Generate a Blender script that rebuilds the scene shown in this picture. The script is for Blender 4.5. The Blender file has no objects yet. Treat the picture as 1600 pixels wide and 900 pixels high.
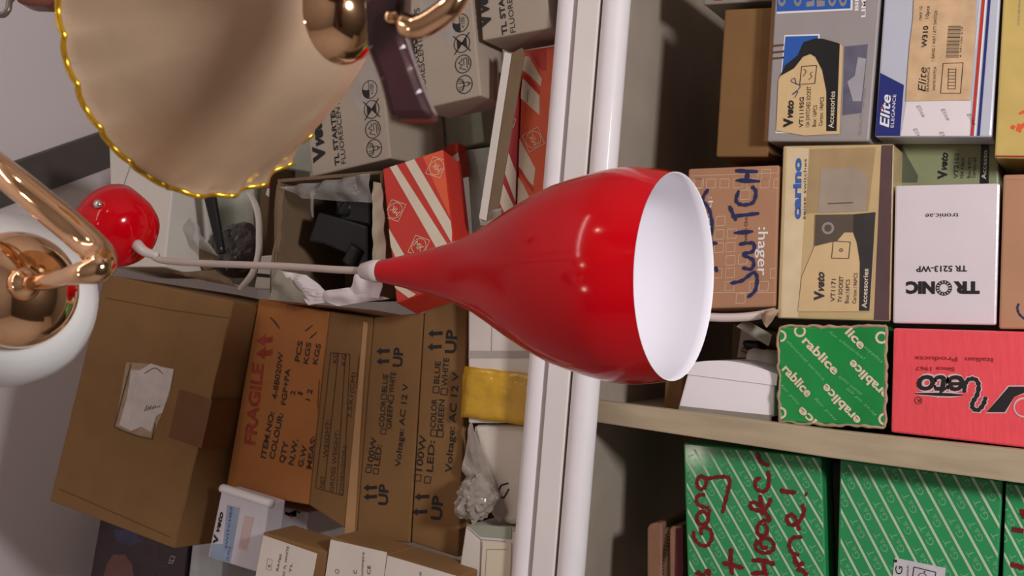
import bpy, bmesh, math, random
from mathutils import Vector, Matrix, noise

random.seed(7)
SC = bpy.context.scene
COL = SC.collection

# ------------------------------------------------------------------ camera
PITCH, ROLL, FPX = math.radians(28.0), math.radians(4.6), 1800.0
CAM = Vector((0, -0.35, 1.5))
FW = Vector((0, math.cos(PITCH), math.sin(PITCH)))
UP = Vector((0, -math.sin(PITCH), math.cos(PITCH)))
RT = Vector((1, 0, 0))
EX = -UP * math.cos(ROLL) + RT * math.sin(ROLL)      # picture's rightward axis (camera held sideways)
EY = -RT * math.cos(ROLL) - UP * math.sin(ROLL)      # picture's downward axis
cd = bpy.data.cameras.new('camera')
cam = bpy.data.objects.new('camera', cd)
COL.objects.link(cam)
cd.sensor_width = 36.0
cd.lens = 36.0 * FPX / 1600.0
cd.clip_start = 0.02
cd.dof.use_dof = True
cd.dof.focus_distance = 0.98
cd.dof.aperture_fstop = 20.0
M = Matrix.Identity(4)
for i in range(3):
    M[i][0], M[i][1], M[i][2], M[i][3] = EX[i], -EY[i], -FW[i], CAM[i]
cam.matrix_world = M
SC.camera = cam

# ------------------------------------------------------------------ light and exposure
SC.view_settings.view_transform = 'Standard'
SC.view_settings.look = 'None'
SC.view_settings.gamma = 1.0
SC.view_settings.use_curve_mapping = False
SC.view_settings.exposure = 0.0
wd = bpy.data.worlds.new('shop')
SC.world = wd
wd.use_nodes = True
wd.node_tree.nodes['Background'].inputs[0].default_value = (0.80, 0.74, 0.72, 1)
wd.node_tree.nodes['Background'].inputs[1].default_value = 0.05


def area(name, loc, target, sx, sy, power, color):
    l = bpy.data.lights.new(name, 'AREA')
    l.shape = 'RECTANGLE'
    l.size, l.size_y, l.energy, l.color = sx, sy, power, color
    o = bpy.data.objects.new(name, l)
    COL.objects.link(o)
    o.location = loc
    o.rotation_euler = (Vector(target) - Vector(loc)).to_track_quat('-Z', 'Y').to_euler()
    return o


bl = bpy.data.lights.new('counter_bulb', 'POINT')
bl.energy, bl.color, bl.shadow_soft_size = 42.0, (1.0, 0.97, 0.985), 0.09
bo = bpy.data.objects.new('counter_bulb', bl)
COL.objects.link(bo)
bo.location = (0.30, -0.14, 0.86)
for k, (x, y, z, e) in enumerate(((-0.35, -0.75, 2.35, 1.2), (0.15, -0.9, 2.5, 1.2), (0.75, -0.45, 2.2, 1.2))):
    sl = bpy.data.lights.new('small_bulb', 'POINT')
    sl.energy, sl.color, sl.shadow_soft_size = e, (1.0, 0.88, 0.76), 0.022
    so = bpy.data.objects.new('small_bulb', sl)
    COL.objects.link(so)
    so.location = (x, y, z)
area('ceiling_tube_light', (0.9, -0.7, 2.75), (0.0, 0.8, 1.5), 1.2, 0.05, 2.5, (1.0, 0.93, 0.91))


# ------------------------------------------------------------------ picture geometry helpers
def ray(px, py):
    return EX * ((px - 800) / FPX) + EY * ((py - 450) / FPX) + FW


def at_y(px, py, y):                       # point on the upright plane y = const
    d = ray(px, py)
    return CAM + d * ((y - CAM.y) / d.y)


def at_d(px, py, d):                       # point at a distance d along the camera axis
    return CAM + ray(px, py) * (d * 1.5)


def at_plane(px, py, c, n):
    d = ray(px, py)
    return CAM + d * ((c - CAM).dot(n) / d.dot(n))


def proj(p):
    v = p - CAM
    return 800 + FPX * v.dot(EX) / v.dot(FW), 450 + FPX * v.dot(EY) / v.dot(FW)


def fit(quad, y, yaw):
    """rectangle nearest to a face's four corners (upper left, upper right, lower right, lower left)"""
    cx = sum(q[0] for q in quad) / 4
    cy = sum(q[1] for q in quad) / 4
    c = at_y(cx, cy, y)
    n = Vector((math.sin(yaw), -math.cos(yaw), 0))
    xa = Vector((math.cos(yaw), math.sin(yaw), 0))
    za = Vector((0, 0, 1))
    p = []
    for q in quad:
        w = at_plane(q[0], q[1], c, n) - c
        p.append((w.dot(xa), w.dot(za)))
    r = Vector((p[1][0] - p[0][0] + p[2][0] - p[3][0], p[1][1] - p[0][1] + p[2][1] - p[3][1]))
    d = Vector((p[0][0] - p[3][0] + p[1][0] - p[2][0], p[0][1] - p[3][1] + p[1][1] - p[2][1]))
    a1 = math.atan2(r.y, r.x)
    a2 = math.atan2(-d.x, d.y)
    tilt = (a1 * r.length + a2 * d.length) / (r.length + d.length)
    w, h = r.length / 2, d.length / 2
    skew = a1 - a2
    return c, n, xa, za, tilt, w, h, skew


def best_yaw(quad, y, lim=30, wt=0.35):
    best = None
    for k in range(-lim, lim + 1):
        f = fit(quad, y, math.radians(k))
        s = abs(f[7]) + wt * abs(f[4]) + 0.0008 * abs(k)
        if best is None or s < best[0]:
            best = (s, k)
    return math.radians(best[1])


# ------------------------------------------------------------------ materials
MATS = {}


def mat(name, col, rough=0.6, metal=0.0, var=0.10, scale=40.0, bump=0.0, bscale=120.0, coat=0.0,
        trans=0.0, sss=0.0, stretch=(1, 1, 1), alpha=1.0, ior=1.45, croff=0.08, bstretch=None):
    if name in MATS:
        return MATS[name]
    m = bpy.data.materials.new(name)
    m.use_nodes = True
    nt = m.node_tree
    b = nt.nodes['Principled BSDF']
    b.inputs['Roughness'].default_value = rough
    b.inputs['Metallic'].default_value = metal
    b.inputs['IOR'].default_value = ior
    b.inputs['Coat Weight'].default_value = coat
    b.inputs['Coat Roughness'].default_value = croff
    b.inputs['Transmission Weight'].default_value = trans
    b.inputs['Alpha'].default_value = alpha
    if sss:
        b.inputs['Subsurface Weight'].default_value = sss
        b.inputs['Subsurface Radius'].default_value = (0.01, 0.008, 0.006)
        b.inputs['Subsurface Scale'].default_value = 1.0
    tc = nt.nodes.new('ShaderNodeTexCoord')
    mp = nt.nodes.new('ShaderNodeMapping')
    mp.inputs['Scale'].default_value = stretch
    nt.links.new(tc.outputs['Object'], mp.inputs[0])
    nz = nt.nodes.new('ShaderNodeTexNoise')
    nz.inputs['Scale'].default_value = scale
    nz.inputs['Detail'].default_value = 4
    nt.links.new(mp.outputs[0], nz.inputs['Vector'])
    rp = nt.nodes.new('ShaderNodeValToRGB')
    rp.color_ramp.elements[0].position = 0.3
    rp.color_ramp.elements[1].position = 0.7
    rp.color_ramp.elements[0].color = tuple(c * (1 - var) for c in col) + (1,)
    rp.color_ramp.elements[1].color = tuple(min(1, c * (1 + var)) for c in col) + (1,)
    nt.links.new(nz.outputs['Fac'], rp.inputs[0])
    nt.links.new(rp.outputs[0], b.inputs['Base Color'])
    if bump:
        n2 = nt.nodes.new('ShaderNodeTexNoise')
        n2.inputs['Scale'].default_value = bscale
        n2.inputs['Detail'].default_value = 3
        if bstretch:
            m2 = nt.nodes.new('ShaderNodeMapping')
            m2.inputs['Scale'].default_value = bstretch
            nt.links.new(tc.outputs['Object'], m2.inputs[0])
            nt.links.new(m2.outputs[0], n2.inputs['Vector'])
        else:
            nt.links.new(tc.outputs['Object'], n2.inputs['Vector'])
        bp = nt.nodes.new('ShaderNodeBump')
        bp.inputs['Strength'].default_value = bump
        bp.inputs['Distance'].default_value = 0.004
        nt.links.new(n2.outputs['Fac'], bp.inputs['Height'])
        nt.links.new(bp.outputs[0], b.inputs['Normal'])
        if coat:
            nt.links.new(bp.outputs[0], b.inputs['Coat Normal'])
    MATS[name] = m
    return m


def srgb(r, g, b):
    f = lambda c: (c / 255 / 12.92) if c / 255 <= 0.04045 else ((c / 255 + 0.055) / 1.055) ** 2.4
    return (f(r), f(g), f(b))


CARD = mat('cardboard', srgb(134, 98, 58), 0.85, var=0.07, scale=22, bump=0.08, bscale=60)
CARD_RED = mat('reddish_cardboard', srgb(172, 110, 58), 0.85, var=0.07, scale=22, bump=0.08, bscale=60)
CARD_PALE = mat('pale_cardboard', srgb(186, 144, 100), 0.85, var=0.07, scale=22)
CARD_PINK = mat('smooth_tan_cardboard', srgb(182, 134, 102), 0.8, var=0.05, scale=20)
CARD_DARK = mat('dull_cardboard', srgb(122, 100, 76), 0.9, var=0.1, scale=30)
CARD_GREY = mat('grey_board', srgb(150, 142, 128), 0.9, var=0.1, scale=30)
TAPE = mat('brown_tape', srgb(108, 70, 34), 0.65, var=0.06)
WHITECARD = mat('white_card', srgb(222, 214, 204), 0.75, var=0.04, scale=18, bump=0.05, bscale=40)
PAPER = mat('white_paper', srgb(232, 222, 222), 0.7, var=0.02)
STARTER = mat('off_white_card', srgb(172, 158, 141), 0.7, var=0.04, scale=15)
GREENGREY = mat('grey_green_card', srgb(158, 160, 142), 0.8, var=0.06)
INK = mat('black_ink', srgb(30, 27, 26), 0.6, var=0.1)
INK_BROWN = mat('faded_black_ink', srgb(62, 44, 32), 0.7, var=0.15)
INK_RED = mat('red_stencil_ink', srgb(156, 62, 44), 0.8, var=0.25, scale=90)
INK_GREY = mat('grey_ink', srgb(150, 140, 136), 0.7, var=0.1)
INK_PALE = mat('pale_print', srgb(220, 198, 170), 0.7, var=0.05)
INK_LIGHT = mat('cream_print', srgb(228, 208, 178), 0.6, var=0.04)
INK_BLUE = mat('blue_print', srgb(38, 92, 178), 0.45, var=0.05)
NAVY = mat('navy_print', srgb(38, 48, 120), 0.35, var=0.05, coat=0.3)
MARKER_BLUE = mat('blue_marker', srgb(38, 42, 92), 0.6, var=0.15)
MARKER_RED = mat('dark_red_marker', srgb(118, 12, 24), 0.5, var=0.25, scale=150)
WHITE = mat('white_print', srgb(240, 236, 236), 0.5, var=0.02)
RED = mat('red_print', srgb(200, 50, 36), 0.5, var=0.05)
RED_DK = mat('dark_red_print', srgb(150, 40, 44), 0.5, var=0.05)
ORANGE = mat('orange_print', srgb(226, 92, 50), 0.5, var=0.05)
CREAM = mat('cream_card', srgb(222, 208, 184), 0.7, var=0.04)
BLACKP = mat('black_plastic', srgb(24, 23, 26), 0.35, var=0.1)
BLACKL = mat('black_label', srgb(28, 27, 30), 0.3, var=0.1, coat=0.4)
LABELC = mat('beige_label', srgb(222, 190, 140), 0.35, var=0.05, coat=0.3, bump=0.1, bscale=50)
KRAFT = mat('kraft_label', srgb(212, 176, 136), 0.8, var=0.14, scale=60)


def M_seam():
    return mat('carton_seam', srgb(98, 72, 46), 0.9, var=0.1)


SEAM = M_seam()


# ------------------------------------------------------------------ object helpers
def link(o, parent=None):
    COL.objects.link(o)
    if parent is not None:
        o.parent = parent
    return o


def tag(o, label=None, cat=None, group=None, kind=None):
    if label: o['label'] = label
    if cat: o['category'] = cat
    if group: o['group'] = group
    if kind: o['kind'] = kind
    return o


def thing(name, label, cat, loc, group=None):
    o = bpy.data.objects.new(name, None)
    o.empty_display_size = 0.03
    o.location = loc
    link(o)
    return tag(o, label, cat, group)


def mesh_obj(name, bm, mats, parent=None, smooth=False, world=True):
    """bm in world coordinates when world=True (moved into the parent's frame)"""
    if parent is not None and world:
        pm = Matrix.LocRotScale(parent.location, parent.rotation_euler, None) if parent.parent is None else None
        if pm is None:
            pm = Matrix.LocRotScale(parent.parent.location, parent.parent.rotation_euler, None)
        bm.transform(pm.inverted())
    bmesh.ops.recalc_face_normals(bm, faces=bm.faces)
    me = bpy.data.meshes.new(name)
    if smooth:
        for f in bm.faces: f.smooth = True
    bm.to_mesh(me)
    bm.free()
    for m in (mats if isinstance(mats, (list, tuple)) else [mats]):
        me.materials.append(m)
    o = bpy.data.objects.new(name, me)
    return link(o, parent)


def bm_box(x0, x1, y0, y1, z0, z1, bev=0.0, seg=2, bm=None):
    b = bmesh.new()
    bmesh.ops.create_cube(b, size=1)
    for v in b.verts:
        v.co = Vector((x0 + (v.co.x + .5) * (x1 - x0), y0 + (v.co.y + .5) * (y1 - y0), z0 + (v.co.z + .5) * (z1 - z0)))
    if bev:
        bmesh.ops.bevel(b, geom=list(b.edges), offset=bev, segments=seg, affect='EDGES', profile=0.5)
    if bm is None:
        return b
    join(bm, b)
    return bm


def join(a, b, mi=0):
    me = bpy.data.meshes.new('tmp')
    b.to_mesh(me)
    b.free()
    n = len(a.faces)
    a.from_mesh(me)
    bpy.data.meshes.remove(me)
    if mi:
        a.faces.ensure_lookup_table()
        for f in a.faces[n:]: f.material_index = mi


def frame(axis, hint=Vector((0, 0, 1))):
    a = axis.normalized()
    if abs(a.dot(hint)) > 0.95: hint = Vector((1, 0, 0))
    u = a.cross(hint).normalized()
    return u, a.cross(u).normalized(), a


def bm_lathe(origin, axis, prof, n=48, hint=Vector((0, 0, 1)), mod=None, cap0=False, cap1=False):
    """prof: list of (distance along the axis, radius)"""
    u, w, a = frame(axis, hint)
    b = bmesh.new()
    rings = []
    for i, (s, r) in enumerate(prof):
        ring = []
        for k in range(n):
            t = 2 * math.pi * k / n
            ss, rr = (s, r) if mod is None else mod(i / (len(prof) - 1), s, r, t)
            ring.append(b.verts.new(origin + a * ss + (u * math.cos(t) + w * math.sin(t)) * rr))
        rings.append(ring)
    for i in range(len(rings) - 1):
        for k in range(n):
            b.faces.new((rings[i][k], rings[i][(k + 1) % n], rings[i + 1][(k + 1) % n], rings[i + 1][k]))
    if cap0: b.faces.new(rings[0])
    if cap1: b.faces.new(rings[-1])
    return b


def smooth_path(pts, n=8):
    if len(pts) < 3: return [Vector(p) for p in pts]
    P = [Vector(p) for p in pts]
    P = [P[0] * 2 - P[1]] + P + [P[-1] * 2 - P[-2]]
    out = []
    for i in range(1, len(P) - 2):
        for k in range(n):
            t = k / n
            a, b, c, d = P[i - 1], P[i], P[i + 1], P[i + 2]
            out.append(0.5 * ((2 * b) + (c - a) * t + (2 * a - 5 * b + 4 * c - d) * t * t + (3 * b - a - 3 * c + d) * t ** 3))
    out.append(P[-2])
    return out


def bm_tube(pts, r, n=12, sub=8, flat=1.0):
    P = smooth_path(pts, sub)
    b = bmesh.new()
    rings = []
    u = None
    for i, p in enumerate(P):
        t = (P[min(i + 1, len(P) - 1)] - P[max(i - 1, 0)]).normalized()
        if u is None:
            u = frame(t)[0]
        u = (u - t * u.dot(t)).normalized()
        w = t.cross(u)
        rr = r(i / (len(P) - 1)) if callable(r) else r
        rings.append([b.verts.new(p + u * math.cos(2 * math.pi * k / n) * rr + w * math.sin(2 * math.pi * k / n) * rr * flat) for k in range(n)])
    for i in range(len(rings) - 1):
        for k in range(n):
            b.faces.new((rings[i][k], rings[i][(k + 1) % n], rings[i + 1][(k + 1) % n], rings[i + 1][k]))
    b.faces.new(rings[0])
    b.faces.new(rings[-1])
    return b


def clip_poly(poly, x0, x1, z0, z1):
    for ax, lim, sg in ((0, x0, 1), (0, x1, -1), (1, z0, 1), (1, z1, -1)):
        out = []
        for i in range(len(poly)):
            p, q = poly[i], poly[(i + 1) % len(poly)]
            dp, dq = (p[ax] - lim) * sg, (q[ax] - lim) * sg
            if dp >= 0: out.append(p)
            if dp * dq < 0:
                t = dp / (dp - dq)
                out.append((p[0] + (q[0] - p[0]) * t, p[1] + (q[1] - p[1]) * t))
        poly = out
        if len(poly) < 3: return []
    return poly


def clip_convex(poly, q):
    """keeps the part of a printed shape that lies on the face q"""
    cx, cy = sum(p[0] for p in q) / len(q), sum(p[1] for p in q) / len(q)
    for i in range(len(q)):
        a, b = q[i], q[(i + 1) % len(q)]
        nx, ny = -(b[1] - a[1]), b[0] - a[0]
        sg = 1 if (cx - a[0]) * nx + (cy - a[1]) * ny > 0 else -1
        out = []
        for k in range(len(poly)):
            p, r = poly[k], poly[(k + 1) % len(poly)]
            dp = ((p[0] - a[0]) * nx + (p[1] - a[1]) * ny) * sg
            dr = ((r[0] - a[0]) * nx + (r[1] - a[1]) * ny) * sg
            if dp >= 0: out.append(p)
            if dp * dr < 0:
                t = dp / (dp - dr)
                out.append((p[0] + (r[0] - p[0]) * t, p[1] + (r[1] - p[1]) * t))
        poly = out
        if len(poly) < 3: return []
    return poly


GLYPH = {}


def glyphs(s, bold, shear=0.0):
    k = (s, bold, shear)
    if k not in GLYPH:
        cu = bpy.data.curves.new('lettering', 'FONT')
        cu.body = s
        cu.size = 1.0
        cu.offset = bold
        cu.shear = shear
        cu.resolution_u = 3
        o = bpy.data.objects.new('lettering', cu)
        COL.objects.link(o)
        me = bpy.data.meshes.new_from_object(o)
        t = bmesh.new()
        t.from_mesh(me)
        bmesh.ops.triangulate(t, faces=t.faces)
        tri = [[(v.co.x, v.co.y) for v in f.verts] for f in t.faces]
        t.free()
        bpy.data.objects.remove(o)
        bpy.data.curves.remove(cu)
        bpy.data.meshes.remove(me)
        xs = [p[0] for f in tri for p in f] or [0, 1]
        GLYPH[k] = (tri, min(xs), max(xs))
    return GLYPH[k]


class Face:
    """a flat printed face: local x to its right, z upward, y into the box"""
    lay = 0.00025

    def init_face(self, origin, xa, za, n, root):
        self.o, self.xa, self.za, self.n, self.root = origin, xa, za, n, root
        self.polys = []          # (material, layer, polygon)
        self.clip = None
        self.face = None
        self.base = 0

    def uv(self, px, py):
        p = at_plane(px, py, self.o, self.n) - self.o
        return (p.dot(self.xa), p.dot(self.za))

    def add(self, m, layer, poly):
        if self.clip:
            poly = clip_poly([tuple(p) for p in poly], *self.clip)
        if self.face and len(poly) >= 3:
            poly = clip_convex([tuple(p) for p in poly], self.face)
        if len(poly) >= 3:
            self.polys.append((m, layer + self.base, poly))

    def poly(self, m, pts, layer=1):
        pts = [self.uv(*p) for p in pts]
        self.add(m, layer, pts)

    def concave(self, m, pts, layer=1):
        pts = [self.uv(*p) for p in pts]
        b = bmesh.new()
        f = b.faces.new([b.verts.new((p[0], p[1], 0)) for p in pts])
        for t in bmesh.ops.triangulate(b, faces=[f])['faces']:
            self.add(m, layer, [(v.co.x, v.co.y) for v in t.verts])
        b.free()

    def rect(self, m, x0, y0, x1, y1, layer=1):
        self.poly(m, [(x0, y1), (x0, y0), (x1, y0), (x1, y1)], layer)

    def seg(self, m, a, b, w, layer=2):          # a, b in local units
        d = Vector((b[0] - a[0], b[1] - a[1]))
        if d.length < 1e-7: return
        p = Vector((-d.y, d.x)).normalized() * w / 2
        self.add(m, layer, [(a[0] + p.x, a[1] + p.y), (a[0] - p.x, a[1] - p.y), (b[0] - p.x, b[1] - p.y), (b[0] + p.x, b[1] + p.y)])

    def dot(self, m, c, r, layer=2, n=14):
        self.add(m, layer, [(c[0] + r * math.cos(2 * math.pi * k / n), c[1] + r * math.sin(2 * math.pi * k / n)) for k in range(n)])

    def stroke(self, m, pts, w, layer=2, curve=True, closed=False):
        """hand-drawn or ruled line through picture points, w in metres; the ink gains a hair of height along its way"""
        P = [self.uv(*p) for p in pts]
        if closed: P = P + [P[0]]
        P = [Vector((p[0], p[1])) for p in P]
        if curve and len(P) > 2:
            P = [Vector((v.x, v.y)) for v in smooth_path([Vector((p.x, p.y, 0)) for p in P], 6)]
        elif len(P) > 2:
            for i in range(len(P) - 1):
                self.seg(m, P[i], P[i + 1], w, layer)
            return
        if len(P) == 2 and w > 0.0015:
            P = [P[0].lerp(P[1], t / 4) for t in range(5)]
        n = len(P)
        L, Rr = [], []
        for i in range(n):
            t = (P[min(i + 1, n - 1)] - P[max(i - 1, 0)])
            t = t.normalized() if t.length > 1e-9 else Vector((1, 0))
            q = Vector((-t.y, t.x))
            k = i / (n - 1)
            ww = w / 2
            if w > 0.0015:
                ww *= (0.55 if i in (0, n - 1) else 1.0) * (0.9 + 0.2 * math.sin(i * 1.7 + P[0].x * 900))
            L.append(P[i] + q * ww)
            Rr.append(P[i] - q * ww)
        self.lift = getattr(self, 'lift', 0) + 1
        for i in range(n - 1):
            self.add(m, layer + 0.02 * (self.lift % 20) + 0.4 * i / n, [L[i], Rr[i], Rr[i + 1], L[i + 1]])

    def ring(self, m, c, ra, rb, w, layer=2, n=28):
        for k in range(n):
            a, b = 2 * math.pi * k / n, 2 * math.pi * (k + 1) / n
            self.add(m, layer, [(c[0] + (ra + s) * math.cos(t), c[1] + (rb + s) * math.sin(t)) for s, t in ((w / 2, a), (-w / 2, a), (-w / 2, b), (w / 2, b))])

    def text_uv(self, m, s, a, d, h, length=None, layer=2, bold=0.0, shear=0.0):
        """a: start of the baseline, d: unit reading direction, h: capital height, in local units"""
        tri, x0, x1 = glyphs(s, bold, shear)
        sy = h / 0.69
        sx = length / (x1 - x0) if length else sy
        for t in tri:
            self.add(m, layer, [(a[0] + d[0] * (p[0] - x0) * sx - d[1] * p[1] * sy, a[1] + d[1] * (p[0] - x0) * sx + d[0] * p[1] * sy) for p in t])

    def text(self, m, s, p0, p1, h, layer=2, bold=0.0, shear=0.0):
        """baseline from picture point p0 to p1, h: capital height in picture pixels"""
        a, b = self.uv(*p0), self.uv(*p1)
        d = Vector((b[0] - a[0], b[1] - a[1]))
        L = d.length
        d.normalize()
        q = Vector((p1[0] - p0[0], p1[1] - p0[1])).normalized()
        c = self.uv(p0[0] + q.y * h, p0[1] - q.x * h)
        hh = abs((c[0] - a[0]) * -d.y + (c[1] - a[1]) * d.x)
        self.text_uv(m, s, a, d, hh, L, layer, bold, shear)

    def emit(self, bm, mats):
        for m, layer, poly in self.polys:
            if m not in mats: mats.append(m)
            y = -self.lay * layer
            try:
                f = bm.faces.new([bm.verts.new((p[0], y, p[1])) for p in poly])
                f.material_index = mats.index(m)
            except ValueError:
                pass


def fix_normals(bm):
    bmesh.ops.recalc_face_normals(bm, faces=bm.faces)
    for f in bm.faces:
        if f.calc_area() > 0 and len(f.edges) and all(e.is_boundary for e in f.edges) and f.normal.y > 0:
            f.normal_flip()


class Sheet(Face):
    """a thin label, tape or flap lying on a box's face: a part of its own"""

    def __init__(self, box, name, m, outline, thick=0.0005, layer=0, label=None):
        self.init_face(box.o, box.xa, box.za, box.n, box.root)
        self.name, self.m, self.thick, self.label = name, m, thick, label
        self.out = [self.uv(*p) for p in outline]
        self.base = thick / self.lay + layer * 1.0
        self.y0 = -layer * self.lay

    def done(self, parent=None):
        bm = bmesh.new()
        mats = [self.m]
        f = bm.faces.new([bm.verts.new((p[0], self.y0 - self.thick, p[1])) for p in self.out])
        r = bmesh.ops.extrude_face_region(bm, geom=[f])
        for v in r['geom']:
            if isinstance(v, bmesh.types.BMVert): v.co.y = self.y0 - 0.0001
        self.emit(bm, mats)
        fix_normals(bm)
        me = bpy.data.meshes.new(self.name)
        bm.to_mesh(me)
        bm.free()
        for m in mats: me.materials.append(m)
        o = link(bpy.data.objects.new(self.name, me), parent or self.root)
        if self.label: o['label'] = self.label
        return o


class Box(Face):
    def __init__(self, name, label, cat, quad, y, depth, m, group=None, yaw=None, tilt=None, bev=0.0018, lim=30,
                 body='box_body', wt=0.35, open_front=False, wall=0.003, grow=0.0):
        yw = best_yaw(quad, y, lim, wt) if yaw is None else math.radians(yaw)
        c, n, xa, za, tl, w, h, sk = fit(quad, y, yw)
        if tilt is not None: tl = math.radians(tilt)
        X = xa * math.cos(tl) + za * math.sin(tl)
        Z = -xa * math.sin(tl) + za * math.cos(tl)
        self.w, self.h, self.d = w, h, depth
        base = c - Z * (h / 2)
        R = Matrix((X, -n, Z)).transposed()
        root = thing(name, label, cat, base, group)
        root.rotation_euler = R.to_euler()
        self.init_face(base, X, Z, n, root)
        self.m, self.bev, self.body_name = m, bev, body
        self.open_front, self.wall = open_front, wall
        self.q = [Vector(self.uv(*p)) for p in quad]
        m_ = sum(self.q, Vector((0, 0))) / 4
        self.q = [p + (m_ - p).normalized() * 0.0006 for p in self.q]
        self.face = [tuple(p + (m_ - p).normalized() * 0.0012) for p in self.q]
        print('BOX %-22s yaw %5.1f tilt %5.1f skew %5.1f  w %.3f h %.3f base z %.3f' % (name, math.degrees(yw), math.degrees(tl), math.degrees(sk), w, h, base.z))

    def done(self):
        w, h, d, bev = self.w, self.h, self.d, self.bev
        if not self.open_front:
            bm = bm_slab([Vector((p.x, 0, p.y)) for p in self.q], Vector((0, d, 0)), min(bev, 0.25 * min(w, h, d)))
        else:
            t = self.wall
            bm = bmesh.new()
            for a in ((-w / 2, w / 2, 0, d, 0, t), (-w / 2, w / 2, 0, d, h - t, h), (-w / 2, -w / 2 + t, 0, d, t, h - t),
                      (w / 2 - t, w / 2, 0, d, t, h - t), (-w / 2, w / 2, d - t, d, 0, h)):
                bm_box(*a, bev=0.0006, seg=1, bm=bm)
        mats = [self.m]
        self.emit(bm, mats)
        fix_normals(bm)
        me = bpy.data.meshes.new(self.body_name)
        bm.to_mesh(me)
        bm.free()
        for m in mats: me.materials.append(m)
        self.body = link(bpy.data.objects.new(self.body_name, me), self.root)
        return self.root

    def part(self, name, bm, m, smooth=False, parent=None):
        """bm in the box's own frame"""
        return mesh_obj(name, bm, m, parent or self.root, smooth, world=False)


def crumple(bm, amp, freq, seed=0.0):
    for v in bm.verts:
        k = v.co * freq + Vector((seed, seed * 2, seed * 3))
        v.co += Vector((noise.noise(k), noise.noise(k + Vector((31, 0, 0))), noise.noise(k + Vector((0, 57, 0))))) * amp


def bm_sheet(corners, nx=14, ny=14, thick=0.0006, bulge=0.0, amp=0.002, freq=60, seed=1.0):
    """wrinkled sheet over four world corners"""
    a, b, c, d = [Vector(p) for p in corners]
    nrm = (b - a).cross(d - a).normalized()
    if nrm.dot(CAM - a) < 0: nrm = -nrm
    bm = bmesh.new()
    g = []
    for j in range(ny + 1):
        v = j / ny
        row = []
        for i in range(nx + 1):
            u = i / nx
            p = (a * (1 - u) + b * u) * (1 - v) + (d * (1 - u) + c * u) * v
            k = p * freq + Vector((seed, seed, seed))
            p += nrm * (bulge * math.sin(math.pi * u) * math.sin(math.pi * v) + amp * noise.noise(k) * 1.6)
            row.append(bm.verts.new(p))
        g.append(row)
    fs = [bm.faces.new((g[j][i], g[j][i + 1], g[j + 1][i + 1], g[j + 1][i])) for j in range(ny) for i in range(nx)]
    r = bmesh.ops.extrude_face_region(bm, geom=fs)
    for v in r['geom']:
        if isinstance(v, bmesh.types.BMVert): v.co -= nrm * thick
    return bm


def bm_slab(poly, depth_vec, bev=0.0):
    """prism: world polygon extruded along depth_vec"""
    bm = bmesh.new()
    f = bm.faces.new([bm.verts.new(p) for p in poly])
    r = bmesh.ops.extrude_face_region(bm, geom=[f])
    for v in r['geom']:
        if isinstance(v, bmesh.types.BMVert): v.co += depth_vec
    if bev:
        bmesh.ops.recalc_face_normals(bm, faces=bm.faces)
        bmesh.ops.bevel(bm, geom=list(bm.edges), offset=bev, segments=2, affect='EDGES', profile=0.5)
    return bm


def cv(s, ox, oy):
    """reads points measured on an enlarged crop back into picture pixels"""
    return lambda pts: [(ox + x / s, oy + y / s) for x, y in pts]


# ================================================================== ROOM
WALLW = mat('white_wall_paint', srgb(214, 206, 202), 0.8, var=0.04, scale=3, bump=0.05, bscale=30)
CEILW = mat('white_ceiling_board', srgb(240, 230, 230), 0.8, var=0.04, scale=2.5)
FLOORM = mat('dark_floor_tile', srgb(74, 66, 60), 0.6, var=0.1, scale=6)
CEIL_Z, BACK_Y = 2.92, 1.32
for nm, b, m in (('floor', (-1.7, 1.7, -1.6, BACK_Y, -0.05, 0.0), FLOORM),
                 ('ceiling', (-1.7, 1.7, -1.6, BACK_Y, CEIL_Z, CEIL_Z + 0.05), CEILW),
                 ('wall_back', (-1.7, 1.7, BACK_Y, BACK_Y + 0.08, 0.0, CEIL_Z), WALLW),
                 ('wall_left', (-1.78, -1.7, -1.6, BACK_Y + 0.08, 0.0, CEIL_Z), WALLW),
                 ('wall_front', (-1.78, 1.78, -1.68, -1.6, 0.0, CEIL_Z), mat('beige_wall_paint', srgb(160, 152, 148), 0.8, var=0.05, scale=3)),
                 ('wall_right', (1.7, 1.78, -1.6, BACK_Y + 0.08, 0.0, CEIL_Z), WALLW)):
    tag(mesh_obj(nm, bm_box(*b), m), kind='structure')


def at_z(px, py, z):
    d = ray(px, py)
    return CAM + d * ((z - CAM.z) / d.z)


# dark grey batten fixed across the ceiling
BATTEN = mat('dark_grey_paint', srgb(92, 84, 78), 0.6, var=0.06)
zz = CEIL_Z - 0.012
poly = [at_z(-260, 352, zz), at_z(190, 196, zz), at_z(205, 250, zz), at_z(-250, 420, zz)]
tag(mesh_obj('trim_1', bm_slab(poly, Vector((0, 0, 0.012)), 0.001), BATTEN), kind='structure')
poly = [at_z(186, 262, zz), at_z(186, 296, zz), at_z(176, 298, zz), at_z(173, 262, zz)]

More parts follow.
